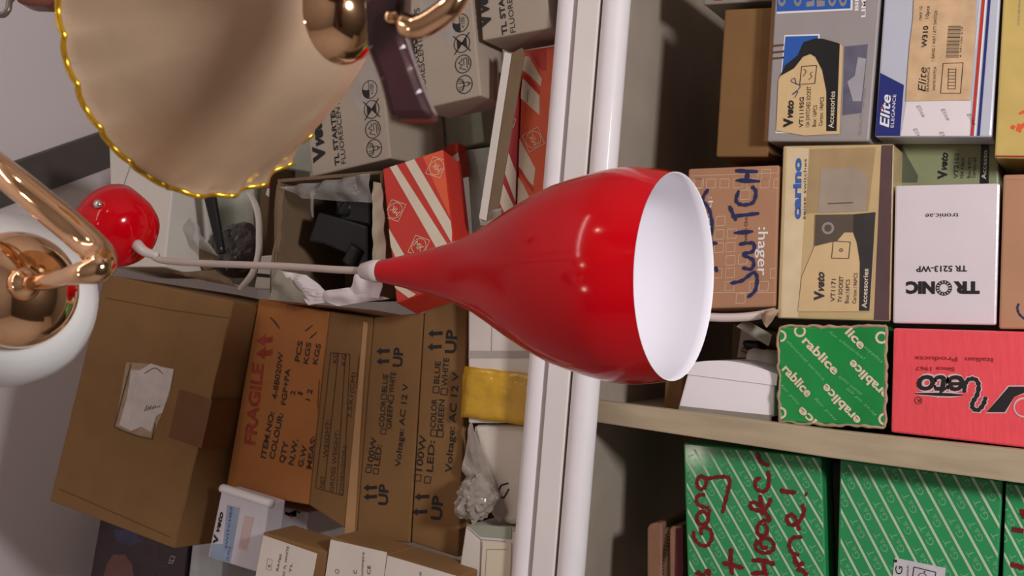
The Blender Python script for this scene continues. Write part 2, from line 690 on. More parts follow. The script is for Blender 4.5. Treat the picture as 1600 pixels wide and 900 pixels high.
# ================================================================== SHELF RACK
SHELF_Y = 0.652
SHELFP = mat('grey_white_shelf_paint', srgb(236, 228, 224), 0.55, var=0.05, scale=8, bump=0.05, bscale=25)
UNDER = mat('worn_grey_board', srgb(172, 158, 142), 0.85, var=0.14, scale=9)
DIVM = mat('painted_grey_green_wood', srgb(178, 160, 132), 0.7, var=0.12, scale=14, stretch=(6, 6, 1), bump=0.1, bscale=30)
DARKW = mat('dark_weathered_wood', srgb(74, 66, 56), 0.8, var=0.18, scale=20, stretch=(1, 6, 6))
z_top = at_y(869, 450, SHELF_Y).z
z_bot = at_y(903, 450, SHELF_Y).z
print('shelf', z_top, z_bot)
rack = thing('shelf_rack', 'open shop shelving of grey white boards with a rough upright divider, filled with boxes', 'shelf', (0, SHELF_Y, 0))
RB = BACK_Y - 0.02
mesh_obj('shelf_board', bm_box(-1.25, 1.25, SHELF_Y, RB, z_bot, z_top, 0.001), UNDER, rack)['label'] = 'upper grey board'
mesh_obj('edge_strip', bm_box(-1.25, 1.25, SHELF_Y - 0.004, SHELF_Y, z_bot, z_top, 0.001), SHELFP, rack)['label'] = 'white front edge strip'
z_low = at_y(1745, 450, 0.72).z
mesh_obj('shelf_board', bm_box(-1.25, 1.25, 0.69, RB, z_low - 0.03, z_low, 0.001), UNDER, rack)
mesh_obj('back_panel', bm_box(-1.25, 1.25, RB - 0.12, RB - 0.11, 0.0, z_bot), mat('dim_grey_board', srgb(112, 106, 96), 0.9, var=0.1), rack)
for s in (-1.25, 1.23):
    mesh_obj('side_panel', bm_box(s, s + 0.02, SHELF_Y + 0.03, RB, 0.0, z_bot, 0.001), UNDER, rack)
DY = 0.690
q = [at_y(964, 664, DY), at_y(968, 630, DY), at_y(1300, 672, DY), at_y(1720, 716, DY), at_y(1720, 772, DY), at_y(1300, 716, DY)]
for p in (q[0], q[1]): p.z = z_bot
for p in (q[3], q[4]): p.z = z_low
mesh_obj('divider', bm_slab(q, Vector((0, 0.013, 0)), 0.0012), DIVM, rack)['label'] = 'rough grey brown upright board'
pn = [(q[0] + q[1]) / 2, (q[3] + q[4]) / 2]
pan = [pn[0] + Vector((-.0015, 0.02, 0)), pn[0] + Vector((.0015, 0.02, 0)), pn[1] + Vector((.0015, 0.02, 0)), pn[1] + Vector((-.0015, 0.02, 0))]
mesh_obj('divider_panel', bm_slab(pan, Vector((0, 0.38, 0)), 0.0), UNDER, rack)
mesh_obj('shelf_board', bm_slab([at_y(*p, 0.762) for p in ((1300, 722), (1318, 724), (1314, 1010), (1309, 1010))], Vector((0, 0.3, 0)), 0.001), DARKW, rack)['label'] = 'dark wooden board between green boxes'

# two long tubes at the board's front edge
TUBE = mat('milky_tube_plastic', srgb(244, 238, 240), 0.5, var=0.02, coat=0.08)
CAPM = mat('tube_end_cap', srgb(180, 175, 170), 0.4, metal=0.6)
for nm, ly, z, r, lab in (('upper', SHELF_Y + 0.012, z_top + 0.0138, 0.0136, 'white plastic tube lying along the top of the shelf edge strip'),
                          ('lower', SHELF_Y + 0.006, z_bot - 0.0139, 0.0134, 'white plastic tube running underneath the shelf edge strip')):
    t = thing('fluorescent_tube', lab, 'tube', (0, ly, z), 'white tubes along the shelf edge')
    mesh_obj('tube', bm_lathe(Vector((-0.6, ly, z)), Vector((1, 0, 0)), [(0, r), (1.2, r)], 32), TUBE, t, True)
    for s in (-1, 1):
        mesh_obj('end_cap', bm_lathe(Vector((0.6 * s, ly, z)), Vector((s, 0, 0)), [(-0.02, r * 1.02), (0.004, r * 1.02), (0.006, r * 0.8)], 24, cap0=True, cap1=True), CAPM, t, True)

# ================================================================== UPPER SHELF: CARTONS
G_CART = 'brown cartons stacked on the upper shelf'


def seams(b, quad, m=SEAM, w=0.0012):
    pass


# --- big carton with the torn label
k6 = cv(1.8, 60, 400)
b = Box('cardboard_carton', 'largest brown carton with a half torn white label and brown tape, topmost of the stack', 'carton',
        [(77, 783), (163, 428), (366, 470), (272, 858)], 0.655, 0.24, CARD, G_CART, yaw=4)
b.stroke(SEAM, k6([(190, 118), (360, 150), (540, 175)]), 0.0008, curve=False)
b.stroke(SEAM, k6([(60, 655), (370, 790)]), 0.0008, curve=False)
b.done()
s = Sheet(b, 'torn_label', mat('worn_sticker', srgb(166, 140, 112), 0.7, var=0.2, scale=70), k6([(248, 298), (330, 305), (378, 318), (370, 390), (350, 440), (318, 515), (268, 500), (215, 482), (232, 390)]), 0.0004)
tn = mat('torn_sticker_core', srgb(206, 196, 190), 0.8, var=0.1, scale=60)
s.concave(tn, k6([(262, 320), (285, 322), (318, 302), (345, 312), (382, 318), (372, 372), (350, 440), (332, 450), (318, 495), (290, 480), (262, 492), (228, 475), (250, 400)]), 1)
s.stroke(mat('sticker_edge', srgb(92, 78, 70), 0.8), k6([(262, 302), (215, 480), (268, 503), (320, 515), (330, 470)]), 0.0016, 2, False)
for i in range(7):
    s.stroke(INK, k6([(300 + i * 7, 437 - i * 2), (308 + i * 6, 420 + (i % 2) * 3)]), 0.0009, 3, False)
s.stroke(INK, k6([(300, 330), (330, 315), (352, 332)]), 0.0008, 3)
s.done()
w2, h2, d2 = b.w, b.h, b.d
u0, u1 = b.uv(*k6([(400, 520)])[0]), b.uv(*k6([(428, 385)])[0])
tb = bm_box(u0[0], u1[0], -0.0006, 0.0, -0.0006, 0.052)
bm_box(u0[0], u1[0], -0.0006, 0.16, -0.0006, 0.0, bm=tb)
b.part('tape', tb, TAPE)['label'] = 'brown parcel tape'
ea, eb = Vector((b.q[3].x + .002, 0, b.q[3].y + .001)), Vector((b.q[2].x - .002, 0, b.q[2].y + .001))
rough = bm_tube([ea.lerp(eb, t) + Vector((0, 0.0008, 0.0012 * math.sin(t * 23) * math.sin(t * 9))) for t in [i / 24 for i in range(25)]], lambda t: 0.0007 + 0.0010 * abs(math.sin(t * 13)), 6, 2)
b.part('worn_edge', rough, CARD, True)['label'] = 'scuffed lower edge'

# --- carton with red stencil
k7 = cv(2.25, 380, 460)
b = Box('cardboard_carton', 'orange brown carton with red stencil arrows and item list, directly under the largest carton', 'carton',
        [(352, 766), (404, 466), (515, 486), (482, 790)], 0.700, 0.24, CARD_RED, G_CART, yaw=2)
for y0 in (160, 205):                                    # red arrows
    b.poly(INK_RED, k7([(105, y0 - 12), (78, y0 - 8), (76, y0 + 12), (103, y0 + 8)]))
    b.poly(INK_RED, k7([(80, y0 - 22), (46, y0 + 4), (76, y0 + 24)]))
b.text(INK_RED, 'FRAGILE', k7([(42, 530)])[0], k7([(72, 245)])[0], 17, bold=0.03)
rows = [('ITEM.NO:', 62, 578, 98, 415), ('COLOUR:', 92, 582, 130, 420), ('QTY', 126, 595, 148, 520), ('N.W.', 160, 602, 182, 510), ('G.W', 192, 610, 214, 535), ('MEAS:', 222, 616, 245, 500)]
for tx, xa, ya, xb, yb in rows:
    b.text(INK_BROWN, tx, k7([(xa + 17, ya)])[0], k7([(xb + 12, yb)])[0], 8, bold=0.025)
for tx, xa, ya, xb, yb in (('4-8B020W', 118, 370, 142, 205), ('FGP+PA', 150, 390, 166, 262), ('2', 182, 355, 184, 340), ('1', 208, 355, 210, 345), ('1 2', 236, 375, 244, 335),
                           ('PCS', 198, 238, 210, 165), ('KGS', 228, 246, 240, 170), ('KGS', 260, 248, 274, 175)):
    b.text(INK_BROWN, tx, k7([(xa, ya)])[0], k7([(xb, yb)])[0], 7.5, bold=0.02)
for l in ([(95, 80), (120, 105)], [(110, 95), (130, 122)], [(218, 130), (245, 108)], [(235, 155), (260, 132)]):
    b.stroke(INK_BROWN, k7(l), 0.0018, curve=False)
b.stroke(INK_BROWN, k7([(262, 400), (268, 300)]), 0.0008, curve=False)
b.done()

# --- carton with weight table
b = Box('cardboard_carton', 'flat brown carton printed with a ruled net and gross weight table', 'carton',
        [(482, 790), (515, 486), (584, 495), (556, 838)], 0.700, 0.24, CARD, G_CART, yaw=2)
for a, c in (((255, 680), (308, 205)), ((285, 690), (335, 208)), ((328, 700), (360, 210)), ((352, 708), (376, 210))):
    b.stroke(INK_BROWN, k7([a, c]), 0.0007, curve=False)
b.stroke(INK_BROWN, k7([(255, 680), (352, 708)]), 0.0007, curve=False)
b.stroke(INK_BROWN, k7([(308, 205), (376, 210)]), 0.0007, curve=False)
for tx, xa, ya, xb, yb in (('NET', 283, 682, 288, 640), ('WEIGHT:', 296, 575, 306, 440), ('GROSS WEIGHT:', 318, 695, 338, 480), ('DIMENSION:', 352, 703, 366, 530), ('KG', 330, 242, 333, 205), ('KG', 360, 250, 364, 212), ('2.5X1(CM)', 380, 435, 396, 275)):
    b.text(INK_BROWN, tx, k7([(xa, ya)])[0], k7([(xb, yb)])[0], 6.5)
b.stroke(INK_BROWN, k7([(398, 330), (408, 215)]), 0.0008, curve=False)
b.done()
e = Sheet(b, 'flap_edge', CARD_PALE, k7([(358, 838), (376, 848), (392, 835), (425, 300), (440, 100), (425, 95), (405, 330)]), 0.0012)
e.done()['label'] = 'pale strip of the lid edge'

# --- two LED cartons
k5 = cv(2.25, 560, 460)


def led_carton(label, quad, y, sh, cols):
    b = Box('cardboard_carton', label, 'carton', quad, y, 0.24, CARD, G_CART, yaw=2)
    return b


def up_mark(b, arrows, a0, a1, h):
    for (x, yy, ln, th) in arrows:
        b.poly(INK, k5([(x, yy), (x + 18, yy - th * 2.2), (x + 18, yy - th), (x + ln, yy - th - 2), (x + ln, yy + th - 2), (x + 18, yy + th), (x + 18, yy + th * 2.2)]))
    b.text(INK, 'UP', k5([a0])[0], k5([a1])[0], h, bold=0.03)


b = led_carton('brown AC 12 V carton with UP arrows, directly under the carton with ruled weight table', [(556, 840), (584, 495), (662, 488), (640, 850)], 0.700, 0, 0)
up_mark(b, [(63, 200, 48, 6), (63, 236, 46, 6)], (153, 256), (158, 188), 14)
up_mark(b, [(18, 680, 48, 6), (18, 712, 48, 6)], (103, 742), (106, 668), 14)
for tx, xa, ya, xb, yb, h in (('100W', 50, 605, 66, 505, 9), ('LED:', 74, 605, 84, 530, 9), ('COLOR', 90, 468, 98, 374, 8), ('BLUE', 100, 345, 106, 282, 8), ('GREEN', 116, 474, 122, 378, 8), ('WHITE', 124, 348, 133, 275, 8), ('Voltage: AC 12 V', 148, 608, 176, 315, 8.5)):
    b.text(INK, tx, k5([(xa, ya)])[0], k5([(xb, yb)])[0], h, bold=0.012)
for x, yy in ((26, 625), (52, 630), (78, 490), (80, 368), (104, 372)):
    b.stroke(INK, k5([(x, yy), (x + 3, yy - 18), (x + 21, yy - 16), (x + 18, yy + 2)]), 0.0008, 2, False, True)
b.done()
b = led_carton('brown AC 12 V carton with UP arrows, lowest of the stack, touching yellow tape', [(642, 848), (664.5, 458), (731, 468), (716, 872)], 0.700, 0, 0)
up_mark(b, [(245, 138, 52, 6.5), (243, 185, 50, 6.5)], (342, 208), (347, 125), 16)
up_mark(b, [(198, 712, 52, 6.5), (190, 765, 52, 6.5)], (292, 795), (298, 710), 16)
for tx, xa, ya, xb, yb, h in (('100W', 224, 622, 240, 498, 10), ('LED:', 262, 625, 270, 515, 10), ('COLOR', 272, 470, 278, 368, 8.5), ('BLUE', 284, 315, 290, 236, 8.5), ('GREEN', 298, 480, 304, 370, 8.5), ('WHITE', 312, 325, 320, 224, 8.5), ('Voltage: AC 12 V', 328, 628, 354, 275, 10)):
    b.text(INK, tx, k5([(xa, ya)])[0], k5([(xb, yb)])[0], h, bold=0.012)
for x, yy in ((198, 655), (232, 662), (254, 497), (262, 345), (276, 500), (290, 352)):
    b.stroke(INK, k5([(x, yy), (x + 3, yy - 22), (x + 24, yy - 20), (x + 21, yy + 2)]), 0.0009, 2, False, True)
b.done()

# --- lower left of the picture: dark box, pale boxes, labelled cartons
b = Box('packaging_box', 'dark purple glossy box with hexagon print, sticking out beside the largest carton', 'box',
        [(126, 985), (158, 800), (300, 800), (278, 1000)], 0.905, 0.16, mat('dark_purple_print', srgb(62, 44, 50), 0.3, var=0.3, scale=14, coat=0.3), yaw=0)
k3 = cv(4, 120, 740)
pr = mat('brownish_rose_print', srgb(128, 88, 84), 0.4, var=0.2, scale=40)
b.poly(mat('slate_blue_print', srgb(76, 74, 104), 0.4, var=0.2), k3([(230, 350), (350, 350), (410, 420), (340, 455), (250, 420)]))
b.poly(pr, k3([(190, 560), (230, 505), (300, 505), (345, 560), (365, 700), (150, 700)]))
for cx, cy, r in ((535, 620, 50), (470, 480, 52), (420, 590, 46), (560, 700, 40)):
    b.stroke(mat('faint_violet_print', srgb(104, 82, 92), 0.4), k3([(cx + r * math.cos(a * math.pi / 3), cy + r * math.sin(a * math.pi / 3)) for a in range(6)]), 0.0008, 2, False, True)
b.stroke(WHITE, k3([(575, 560), (600, 560), (615, 520), (590, 515)]), 0.0006, 2, False, True)
b.stroke(WHITE, k3([(583, 545), (608, 545)]), 0.0006, 2, False)
b.done()
b = Box('packaging_box', 'pale blue white box half hidden between the dark purple box and a white branded box', 'box',
        [(284, 1000), (304, 815), (352, 815), (340, 1000)], 0.910, 0.18, mat('pale_blue_white_card', srgb(196, 200, 204), 0.6), yaw=0)
b.done()
b = Box('packaging_box', 'small white box with faded blue print and a rolled lid, beside the red stencilled carton', 'box',
        [(324, 871), (346, 763), (420, 786), (405, 896)], 0.665, 0.03, mat('white_blueish_card', srgb(214, 208, 214), 0.5, var=0.04), yaw=0)
b.poly(mat('faded_blue_print', srgb(148, 164, 188), 0.5, var=0.15, scale=60), k3([(940, 195), (1020, 215), (960, 560), (830, 520), (845, 440), (915, 440)]))
b.poly(mat('faded_pink_print', srgb(206, 180, 176), 0.5, var=0.1), k3([(1050, 260), (1110, 275), (1060, 480), (1010, 465)]))
b.text(INK, 'V', k3([(880, 445)])[0], k3([(888, 385)])[0], 7, bold=0.05)
b.text(INK, 'veto', k3([(890, 370)])[0], k3([(918, 245)])[0], 7, bold=0.03, shear=0.25)
b.text(NAVY, 'SWITCHES', k3([(940, 470)])[0], k3([(975, 210)])[0], 3.5)
b.text(NAVY, '10 PCS', k3([(950, 545)])[0], k3([(966, 460)])[0], 4)
b.done()
u = b.uv
pA, pB = u(346, 764), u(421, 788)
fl = bm_tube([(b.w / 2 - 0.001, 0.004, b.h * t) for t in (0.0, .25, .5, .75, 1.0)], 0.0062, 12, 3, 0.8)
b.part('rolled_flap', fl, WHITE, True)
b = Box('packaging_box', 'white box with black and red logo peeping out behind a rolled white lid', 'box',
        [(398, 835), (412, 784), (482, 800), (476, 840)], 0.735, 0.10, mat('white_blueish_card', (1, 1, 1)), yaw=0)
b.poly(INK, k3([(1305, 235), (1370, 270), (1345, 235), (1380, 225), (1350, 275), (1300, 255)]))
b.text(INK, 'o', k3([(1400, 250)])[0], k3([(1402, 218)])[0], 7, bold=0.04)
b.poly(RED, k3([(1335, 258), (1348, 255), (1350, 272), (1338, 275)]), 3)
b.done()
kk = cv(2.857, 300, 700)
G_LC = 'brown cartons with white paper labels in the corner of the shelf'
for lab, quad, lq, txts in (
        ('brown carton with a square icon on its white label, beside the small white box', [(392, 965), (411, 830), (512, 862), (494, 990)], [(412, 836), (496, 865), (478, 960), (394, 930)], 1),
        ('brown carton with a white label, between two other labelled cartons', [(498, 985), (516, 838), (607, 866), (590, 1010)], [(517, 843), (605, 863), (590, 980), (500, 960)], 2),
        ('brown carton with a blank white label, nearest to the long white tubes', [(591, 1015), (607, 866), (717, 900), (700, 1040)], [(606, 868), (714, 900), (700, 990), (592, 960)], 3)):
    b = Box('cardboard_carton', lab, 'carton', quad, 0.630, 0.052, CARD, G_LC, yaw=0)
    b.done()
    s = Sheet(b, 'paper_label', mat('off_white_label', srgb(224, 212, 200), 0.7, var=0.03), lq, 0.0004)
    if txts == 1:
        s.stroke(INK_GREY, k3([(1195, 530), (1225, 540), (1215, 605), (1185, 595)]), 0.0005, 1, False, True)
        s.text(INK, 'K', k3([(1212, 585)])[0], k3([(1214, 565)])[0], 3.5)
        s.text(INK_BROWN, '7W 7L WHITE', k3([(1300, 660)])[0], k3([(1330, 455)])[0], 3.5)
        s.text(INK_BROWN, 'RA760', k3([(1262, 610)])[0], k3([(1285, 505)])[0], 3.5)
        s.text(INK_BROWN, 'TL', k3([(1345, 620)])[0], k3([(1350, 560)])[0], 3.5)
    elif txts == 2:
        s.text(INK, 'luminaire', kk([(765, 575)])[0], kk([(772, 465)])[0], 4)
        s.text(INK, 'CE', kk([(798, 565)])[0], kk([(800, 525)])[0], 5)
        s.text(INK, 'A C', kk([(735, 590)])[0], kk([(738, 545)])[0], 5)
        s.ring(INK, s.uv(*kk([(650, 550)])[0]), 0.0022, 0.0022, 0.0005)
    else:
        s.text(INK, 'o', kk([(1026, 570)])[0], kk([(1026, 552)])[0], 4)
    s.done()

b = Box('cardboard_carton', 'white carton with folded open flaps beside the upper tube, lower corner of the shelf', 'carton',
        [(708, 950), (727, 820), (848, 836), (843, 960)], 0.668, 0.15, WHITECARD, yaw=0)
b.stroke(INK_GREY, [(752, 842), (750, 900)], 0.0008, curve=False)
b.stroke(INK_GREY, [(728, 822), (752, 843), (790, 846)], 0.0008, curve=False)
b.done()
s = Sheet(b, 'flap', CREAM, [(756, 846), (800, 848), (796, 960), (750, 955)], 0.002)
s.stroke(INK_GREY, [(762, 858), (792, 858)], 0.0006, 1, False)
s.stroke(INK_GREY, [(762, 858), (758, 930)], 0.0006, 1, False)
s.done()
s = Sheet(b, 'green_flap', GREENGREY, [(729, 818), (800, 824), (800, 842), (752, 838)], 0.001)
s.done()['label'] = 'grey green inside of a flap'

# --- white package with yellow tape
b = Box('wrapped_package', 'white carton wrapped with a wide yellow tape band, below the flat brown cartons', 'package',
        [(731, 662), (731, 455), (868, 452), (864, 662)], 0.685, 0.17, WHITECARD, yaw=0, tilt=0)
b.poly(mat('grey_tape', srgb(176, 166, 158), 0.5), [(731, 560), (731, 548), (868, 548), (868, 560)])
b.stroke(INK_GREY, [(770, 470), (768, 548)], 0.0005, curve=False)
b.done()
YEL = mat('yellow_tape', srgb(206, 158, 30), 0.28, var=0.12, scale=60, coat=0.5, bump=0.5, bscale=70)
c = [b.uv(728, 652), b.uv(728, 572), b.uv(868, 572), b.uv(868, 640)]
yb = bm_box(c[0][0], c[1][0], -0.004, b.d * 0.6, c[2][1], b.h + 0.002)
bmesh.ops.subdivide_edges(yb, edges=yb.edges, cuts=9, use_grid_fill=True)
crumple(yb, 0.0022, 55, 3.0)
b.part('tape_band', yb, YEL, True)['label'] = 'wrinkled yellow tape'

PAPERBAG = mat('white_paper_bag', srgb(226, 216, 200), 0.6, var=0.05, scale=25, bump=0.15, bscale=40)
bg = thing('paper_bag', 'white paper bag with a black bracket mark, between yellow tape and crumpled plastic', 'bag', at_y(865, 740, 0.70))
pts = [at_y(*p, 0.690) for p in ((736, 664), (864, 664), (862, 800), (800, 822), (786, 818), (772, 790), (758, 740), (744, 700))]
bm = bm_slab(pts, Vector((0, 0.11, 0)), 0.006)
mesh_obj('bag_body', bm, PAPERBAG, bg, False)
mk = bmesh.new()
for a, c_ in (((776, 772), (783, 758)), ((783, 758), (794, 755)), ((778, 774), (787, 778)), ((787, 778), (795, 764))):
    A, B = at_y(*a, 0.6892), at_y(*c_, 0.6892)
    d = (B - A).normalized()
    n_ = Vector((-d.z, 0, d.x)) * 0.0007
    join(mk, bm_slab([A + n_, A - n_, B - n_, B + n_], Vector((0, 0.0004, 0))))
mesh_obj('printed_mark', mk, INK, bg)

CLEAR = mat('clear_plastic_film', srgb(196, 190, 184), 0.12, var=0.1, alpha=0.26, bump=0.6, bscale=60, coat=0.5)
GREYF = mat('grey_plastic_film', srgb(172, 160, 148), 0.16, var=0.2, scale=50, alpha=0.75, bump=0.5, bscale=60, coat=0.5)


def crumpled(px, py, y, rx, ry, rz, seed, m, name, label, cat, lvl=4, amp=0.35, freq=3.2, tint=None):
    bm = bmesh.new()
    bmesh.ops.create_icosphere(bm, subdivisions=lvl, radius=1)
    for v in bm.verts:
        k = v.co * freq * 0.6 + Vector((seed, seed, seed))
        r = 1 + amp * (abs(noise.noise(k)) * 1.6 - .5) + amp * .55 * abs(noise.noise(k * 2.7))
        v.co = v.co * r
    for v in bm.verts:
        v.co = Vector((v.co.x * rx, v.co.y * ry, v.co.z * rz))
    c = at_y(px, py, y)
    bmesh.ops.translate(bm, verts=bm.verts, vec=c)
    o = mesh_obj(name, bm, m, None, False)
    return tag(o, label, cat)


crumpled(744, 778, 0.672, 0.024, 0.022, 0.019, 4.2, GREYF, 'plastic_bag', 'crumpled clear plastic bag at the corner of the lowest flat carton', 'plastic bag')
sh = [at_y(*p, 0.686) for p in ((722, 735), (735, 655), (792, 800), (780, 818))]
o = mesh_obj('plastic_film', bm_sheet(sh, 16, 8, 0.0004, 0.003, 0.0025, 70, 5.0), GREYF, None)
tag(o, 'thin grey plastic film hanging between the paper bag and crumpled plastic bag', 'plastic film')

# ================================================================== UPPER SHELF: STARTER BOXES
k2 = cv(3, 400, 0)
G_ST = 'white starter boxes'


def icons(b, cs, px):
    u0, u1 = b.uv(cs[0][0], cs[0][1] - px), b.uv(cs[0][0], cs[0][1] + px)
    r = math.hypot(u1[0] - u0[0], u1[1] - u0[1]) / 2
    w = 0.0009
    for i, (cx, cy) in enumerate(cs):
        c = b.uv(cx, cy)
        b.ring(INK, c, r, r, w)
        L = lambda pts, ww=0.0007: [b.seg(INK, (c[0] + p[0] * r, c[1] + p[1] * r), (c[0] + q[0] * r, c[1] + q[1] * r), ww) for p, q in zip(pts, pts[1:])]
        F = lambda pts: b.add(INK, 2, [(c[0] + p[0] * r, c[1] + p[1] * r) for p in pts])
        if i == 0:
            F([(0.0 - 0.95, 0.2), (-0.8, 0.6), (-0.3, 0.95), (0.2, 0.95), (0.0, 0.5), (0, 0.1)])
            b.text_uv(INK, '<100', (c[0] - r * .6, c[1] - r * .55), Vector((1, 0)), r * .5, r * 1.2)
            L([(-.9, .1), (.9, .1)])
        elif i == 1:
            F([(-.62, .62), (.62, .62), (0, 0)])
            F([(-.62, -.62), (.62, -.62), (0, 0)])
            L([(-1.05, -1.05), (1.05, 1.05)], 0.0011)
            L([(-1.05, 1.05), (1.05, -1.05)], 0.0011)
        elif i == 2:
            L([(-.7, -.3), (-.4, .5), (-.1, .1), (.2, .6), (.4, .1), (.7, .2)])
            L([(-.6, -.5), (.6, -.5), (.6, -.1), (-.2, -.1)])
            L([(-.3, -.75), (.5, -.7)])
        else:
            for t in (.25, .5, .75):
                b.stroke_uv = None
                L([(-t, .75), (-t * .8, .2), (0, .0), (t * .8, .2), (t, .75)])
            L([(-.2, 0), (-.2, -.5), (.2, -.5), (.2, 0)])
            L([(-.1, -.5), (0, -.85), (.1, -.5)])


def starter(label, quad, y, big, l1, l2, ic, icpx, depth=0.12, yaw=None):
    b = Box('starter_box', label, 'box', quad, y, depth, STARTER, G_ST, yaw=yaw)
    if big:
        b.text(INK, 'V', big[0], big[1], big[3], bold=0.06)
        b.text(INK, 'veto', big[1], big[2], big[3] * 0.95, bold=0.05, shear=0.3)
    b.text(INK, l1[0], l1[1], l1[2], l1[3], bold=0.03)
    b.text(INK, l2[0], l2[1], l2[2], l2[3], bold=0.0)
    if ic: icons(b, ic, icpx)
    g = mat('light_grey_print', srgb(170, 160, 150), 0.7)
    return b, g


b, g = starter('white starter box lowest in the photo of the three, beside the black sockets carton',
               [(487, 277), (466, 40), (589, 10), (611, 248)], 0.70, ((508, 252), (506, 226), (500, 175), 17),
               ('TL STARTERS FOR', (531, 258), (519, 120), 7), ('FLUORESCENT LAMPS', (541, 255), (525, 110), 7),
               ((578, 140), (581, 171), (583, 202), (585, 232)), 14)
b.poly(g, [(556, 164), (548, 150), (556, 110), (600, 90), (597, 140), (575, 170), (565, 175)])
b.done()
b, g = starter('white starter box with four round icons, middle one, behind the dark wooden arm',
               [(655, 172), (633, -60), (730, -80), (752, 150)], 0.665, ((640, 165), (638, 140), (632, 90), 14),
               ('TL STARTERS FOR', (657, 158), (648, 20), 9), ('FLUORESCENT LAMPS', (668, 158), (656, 12), 9),
               ((720, 36), (722, 68), (724, 100), (726, 132)), 14, depth=0.06, yaw=0)
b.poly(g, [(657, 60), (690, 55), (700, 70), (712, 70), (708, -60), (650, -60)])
b.done()
b, g = starter('white starter box cut by the top edge of the photo, nearest to the upper tube',
               [(753, 64), (742, -120), (838, -135), (862, 44)], 0.665, ((768, 42), (764, 18), (757, -32), 20),
               ('TL STARTERS FOR', (793, 53), (778, -90), 8), ('FLUORESCENT LAMPS', (806, 50), (790, -95), 8), None, 0, depth=0.06, yaw=0)
b.done()

b = Box('packaging_box', 'dull grey green box wedged under the middle starter box', 'box',
        [(613, 264), (604, 120), (745, 95), (757, 222)], 0.83, 0.10, GREENGREY)
b.text(INK_GREY, 'SOCKET', (690, 232), (686, 208), 5)
b.done()
b = Box('packaging_box', 'narrow pale green box standing between the red striped box and the white card', 'box',
        [(738, 380), (728, 234), (768, 228), (782, 372)], 0.83, 0.10, mat('pale_green_card', srgb(196, 200, 188), 0.7))
b.done()
b = Box('packaging_box', 'small white box corner under the scalloped glass shade', 'box',
        [(450, 264), (445, 170), (490, 165), (494, 272)], 0.83, 0.10, mat('pale_green_card', (1, 1, 1)))
b.done()

# ================================================================== UPPER SHELF: RED STRIPED BOXES
k55 = cv(3, 560, 180)


def diamond(b, c, px, ang, tang):
    """rounded diamond with the two initials"""
    cu = b.uv(*c)
    e = b.uv(c[0] + px, c[1])
    r = math.hypot(e[0] - cu[0], e[1] - cu[1]) * 1.1
    pts = [(cu[0] + r * math.cos(ang + k * math.pi / 2), cu[1] + r * math.sin(ang + k * math.pi / 2)) for k in range(4)]
    for i in range(4):
        b.seg(INK_LIGHT, pts[i], pts[(i + 1) % 4], 0.0006, 3)
    b.ring(INK_LIGHT, cu, r * .62, r * .62, 0.0006, 3)
    d = Vector((math.cos(tang), math.sin(tang)))
    n_ = Vector((-d.y, d.x))
    a = Vector(cu) - d * r * .46 - n_ * r * .24
    b.text_uv(INK_LIGHT, 'MK', a, d, r * .48, r * .92, 3)


G_MK = 'red and white striped boxes'
b = Box('switch_box', 'red and cream diagonal striped box in front, beside the neck of the red lamp', 'box',
        [(619, 475), (597, 263), (693, 232), (716, 440)], 0.655, 0.042, RED, G_MK)
for st in ([(147, 243), (178, 230), (418, 605), (375, 640)], [(215, 215), (262, 205), (440, 510), (438, 600)], [(125, 500), (128, 560), (180, 680), (222, 665)], [(160, 800), (185, 790), (270, 840), (240, 860)]):
    b.poly(CREAM, k55(st))
b.poly(ORANGE, k55([(300, 190), (398, 155), (440, 500), (360, 330)]), 1)
diamond(b, k55([(368, 245)])[0], 16, math.radians(100), math.radians(35))
diamond(b, k55([(173, 448)])[0], 16, math.radians(100), math.radians(35))
diamond(b, k55([(285, 615)])[0], 16, math.radians(100), math.radians(-145))
b.done()
b = Box('switch_box', 'corner of a red striped box peeping out behind the front striped one', 'box',
        [(700, 278), (693, 228), (715, 221), (722, 272)], 0.80, 0.02, RED, G_MK)
b.poly(CREAM, [(700, 250), (716, 238), (718, 250), (703, 266)])
b.done()
k8 = cv(3, 680, 60)
tr = Box('open_tray', 'white edged brown card tray standing on end and holding red striped boxes', 'tray',
         [(748, 342), (788, 80), (799, 83), (759, 346)], 0.672, 0.0012, WHITECARD, yaw=0)
tr.done()
pw = [at_y(*p, 0.6735) for p in ((759, 346), (799, 83), (815, 74), (818, 85), (775, 338))]
tb = bm_slab(pw, Vector((0, 0.004, 0)), 0.0006)
tb.transform(Matrix.LocRotScale(tr.root.location, tr.root.rotation_euler, None).inverted())
tr.part('tray_wall', tb, CARD_DARK)
tf = bm_sheet([at_y(*p, 0.672) for p in ((748, 335), (785, 325), (780, 352), (750, 352))], 12, 8, 0.0008, 0.0, 0.004, 90, 2.0)
tf.transform(Matrix.LocRotScale(tr.root.location, tr.root.rotation_euler, None).inverted())
tr.part('torn_edge', tf, CARD_GREY)
b = Box('switch_box', 'faded red striped box inside the white edged tray', 'box',
        [(760, 354), (796, 105), (811, 100), (805, 350)], 0.694, 0.05, mat('faded_red_print', srgb(178, 58, 58), 0.5, var=0.08), G_MK, yaw=0)
b.concave(CREAM, k8([(320, 470), (355, 565), (395, 665), (440, 770), (385, 790), (300, 560)]))
b.concave(CREAM, k8([(285, 610), (300, 640), (375, 800), (330, 830), (280, 720)]))
b.stroke(INK_LIGHT, k8([(360, 230), (370, 220), (368, 205)]), 0.0006, 3)
b.stroke(INK_LIGHT, k8([(345, 420), (362, 425), (378, 380), (360, 385)]), 0.0006, 3)
b.done()
b = Box('switch_box', 'worn red orange striped box squeezed against the upper tube', 'box',
        [(807, 345), (816, 78), (872, 70), (866, 335)], 0.694, 0.05, ORANGE, G_MK, yaw=0)
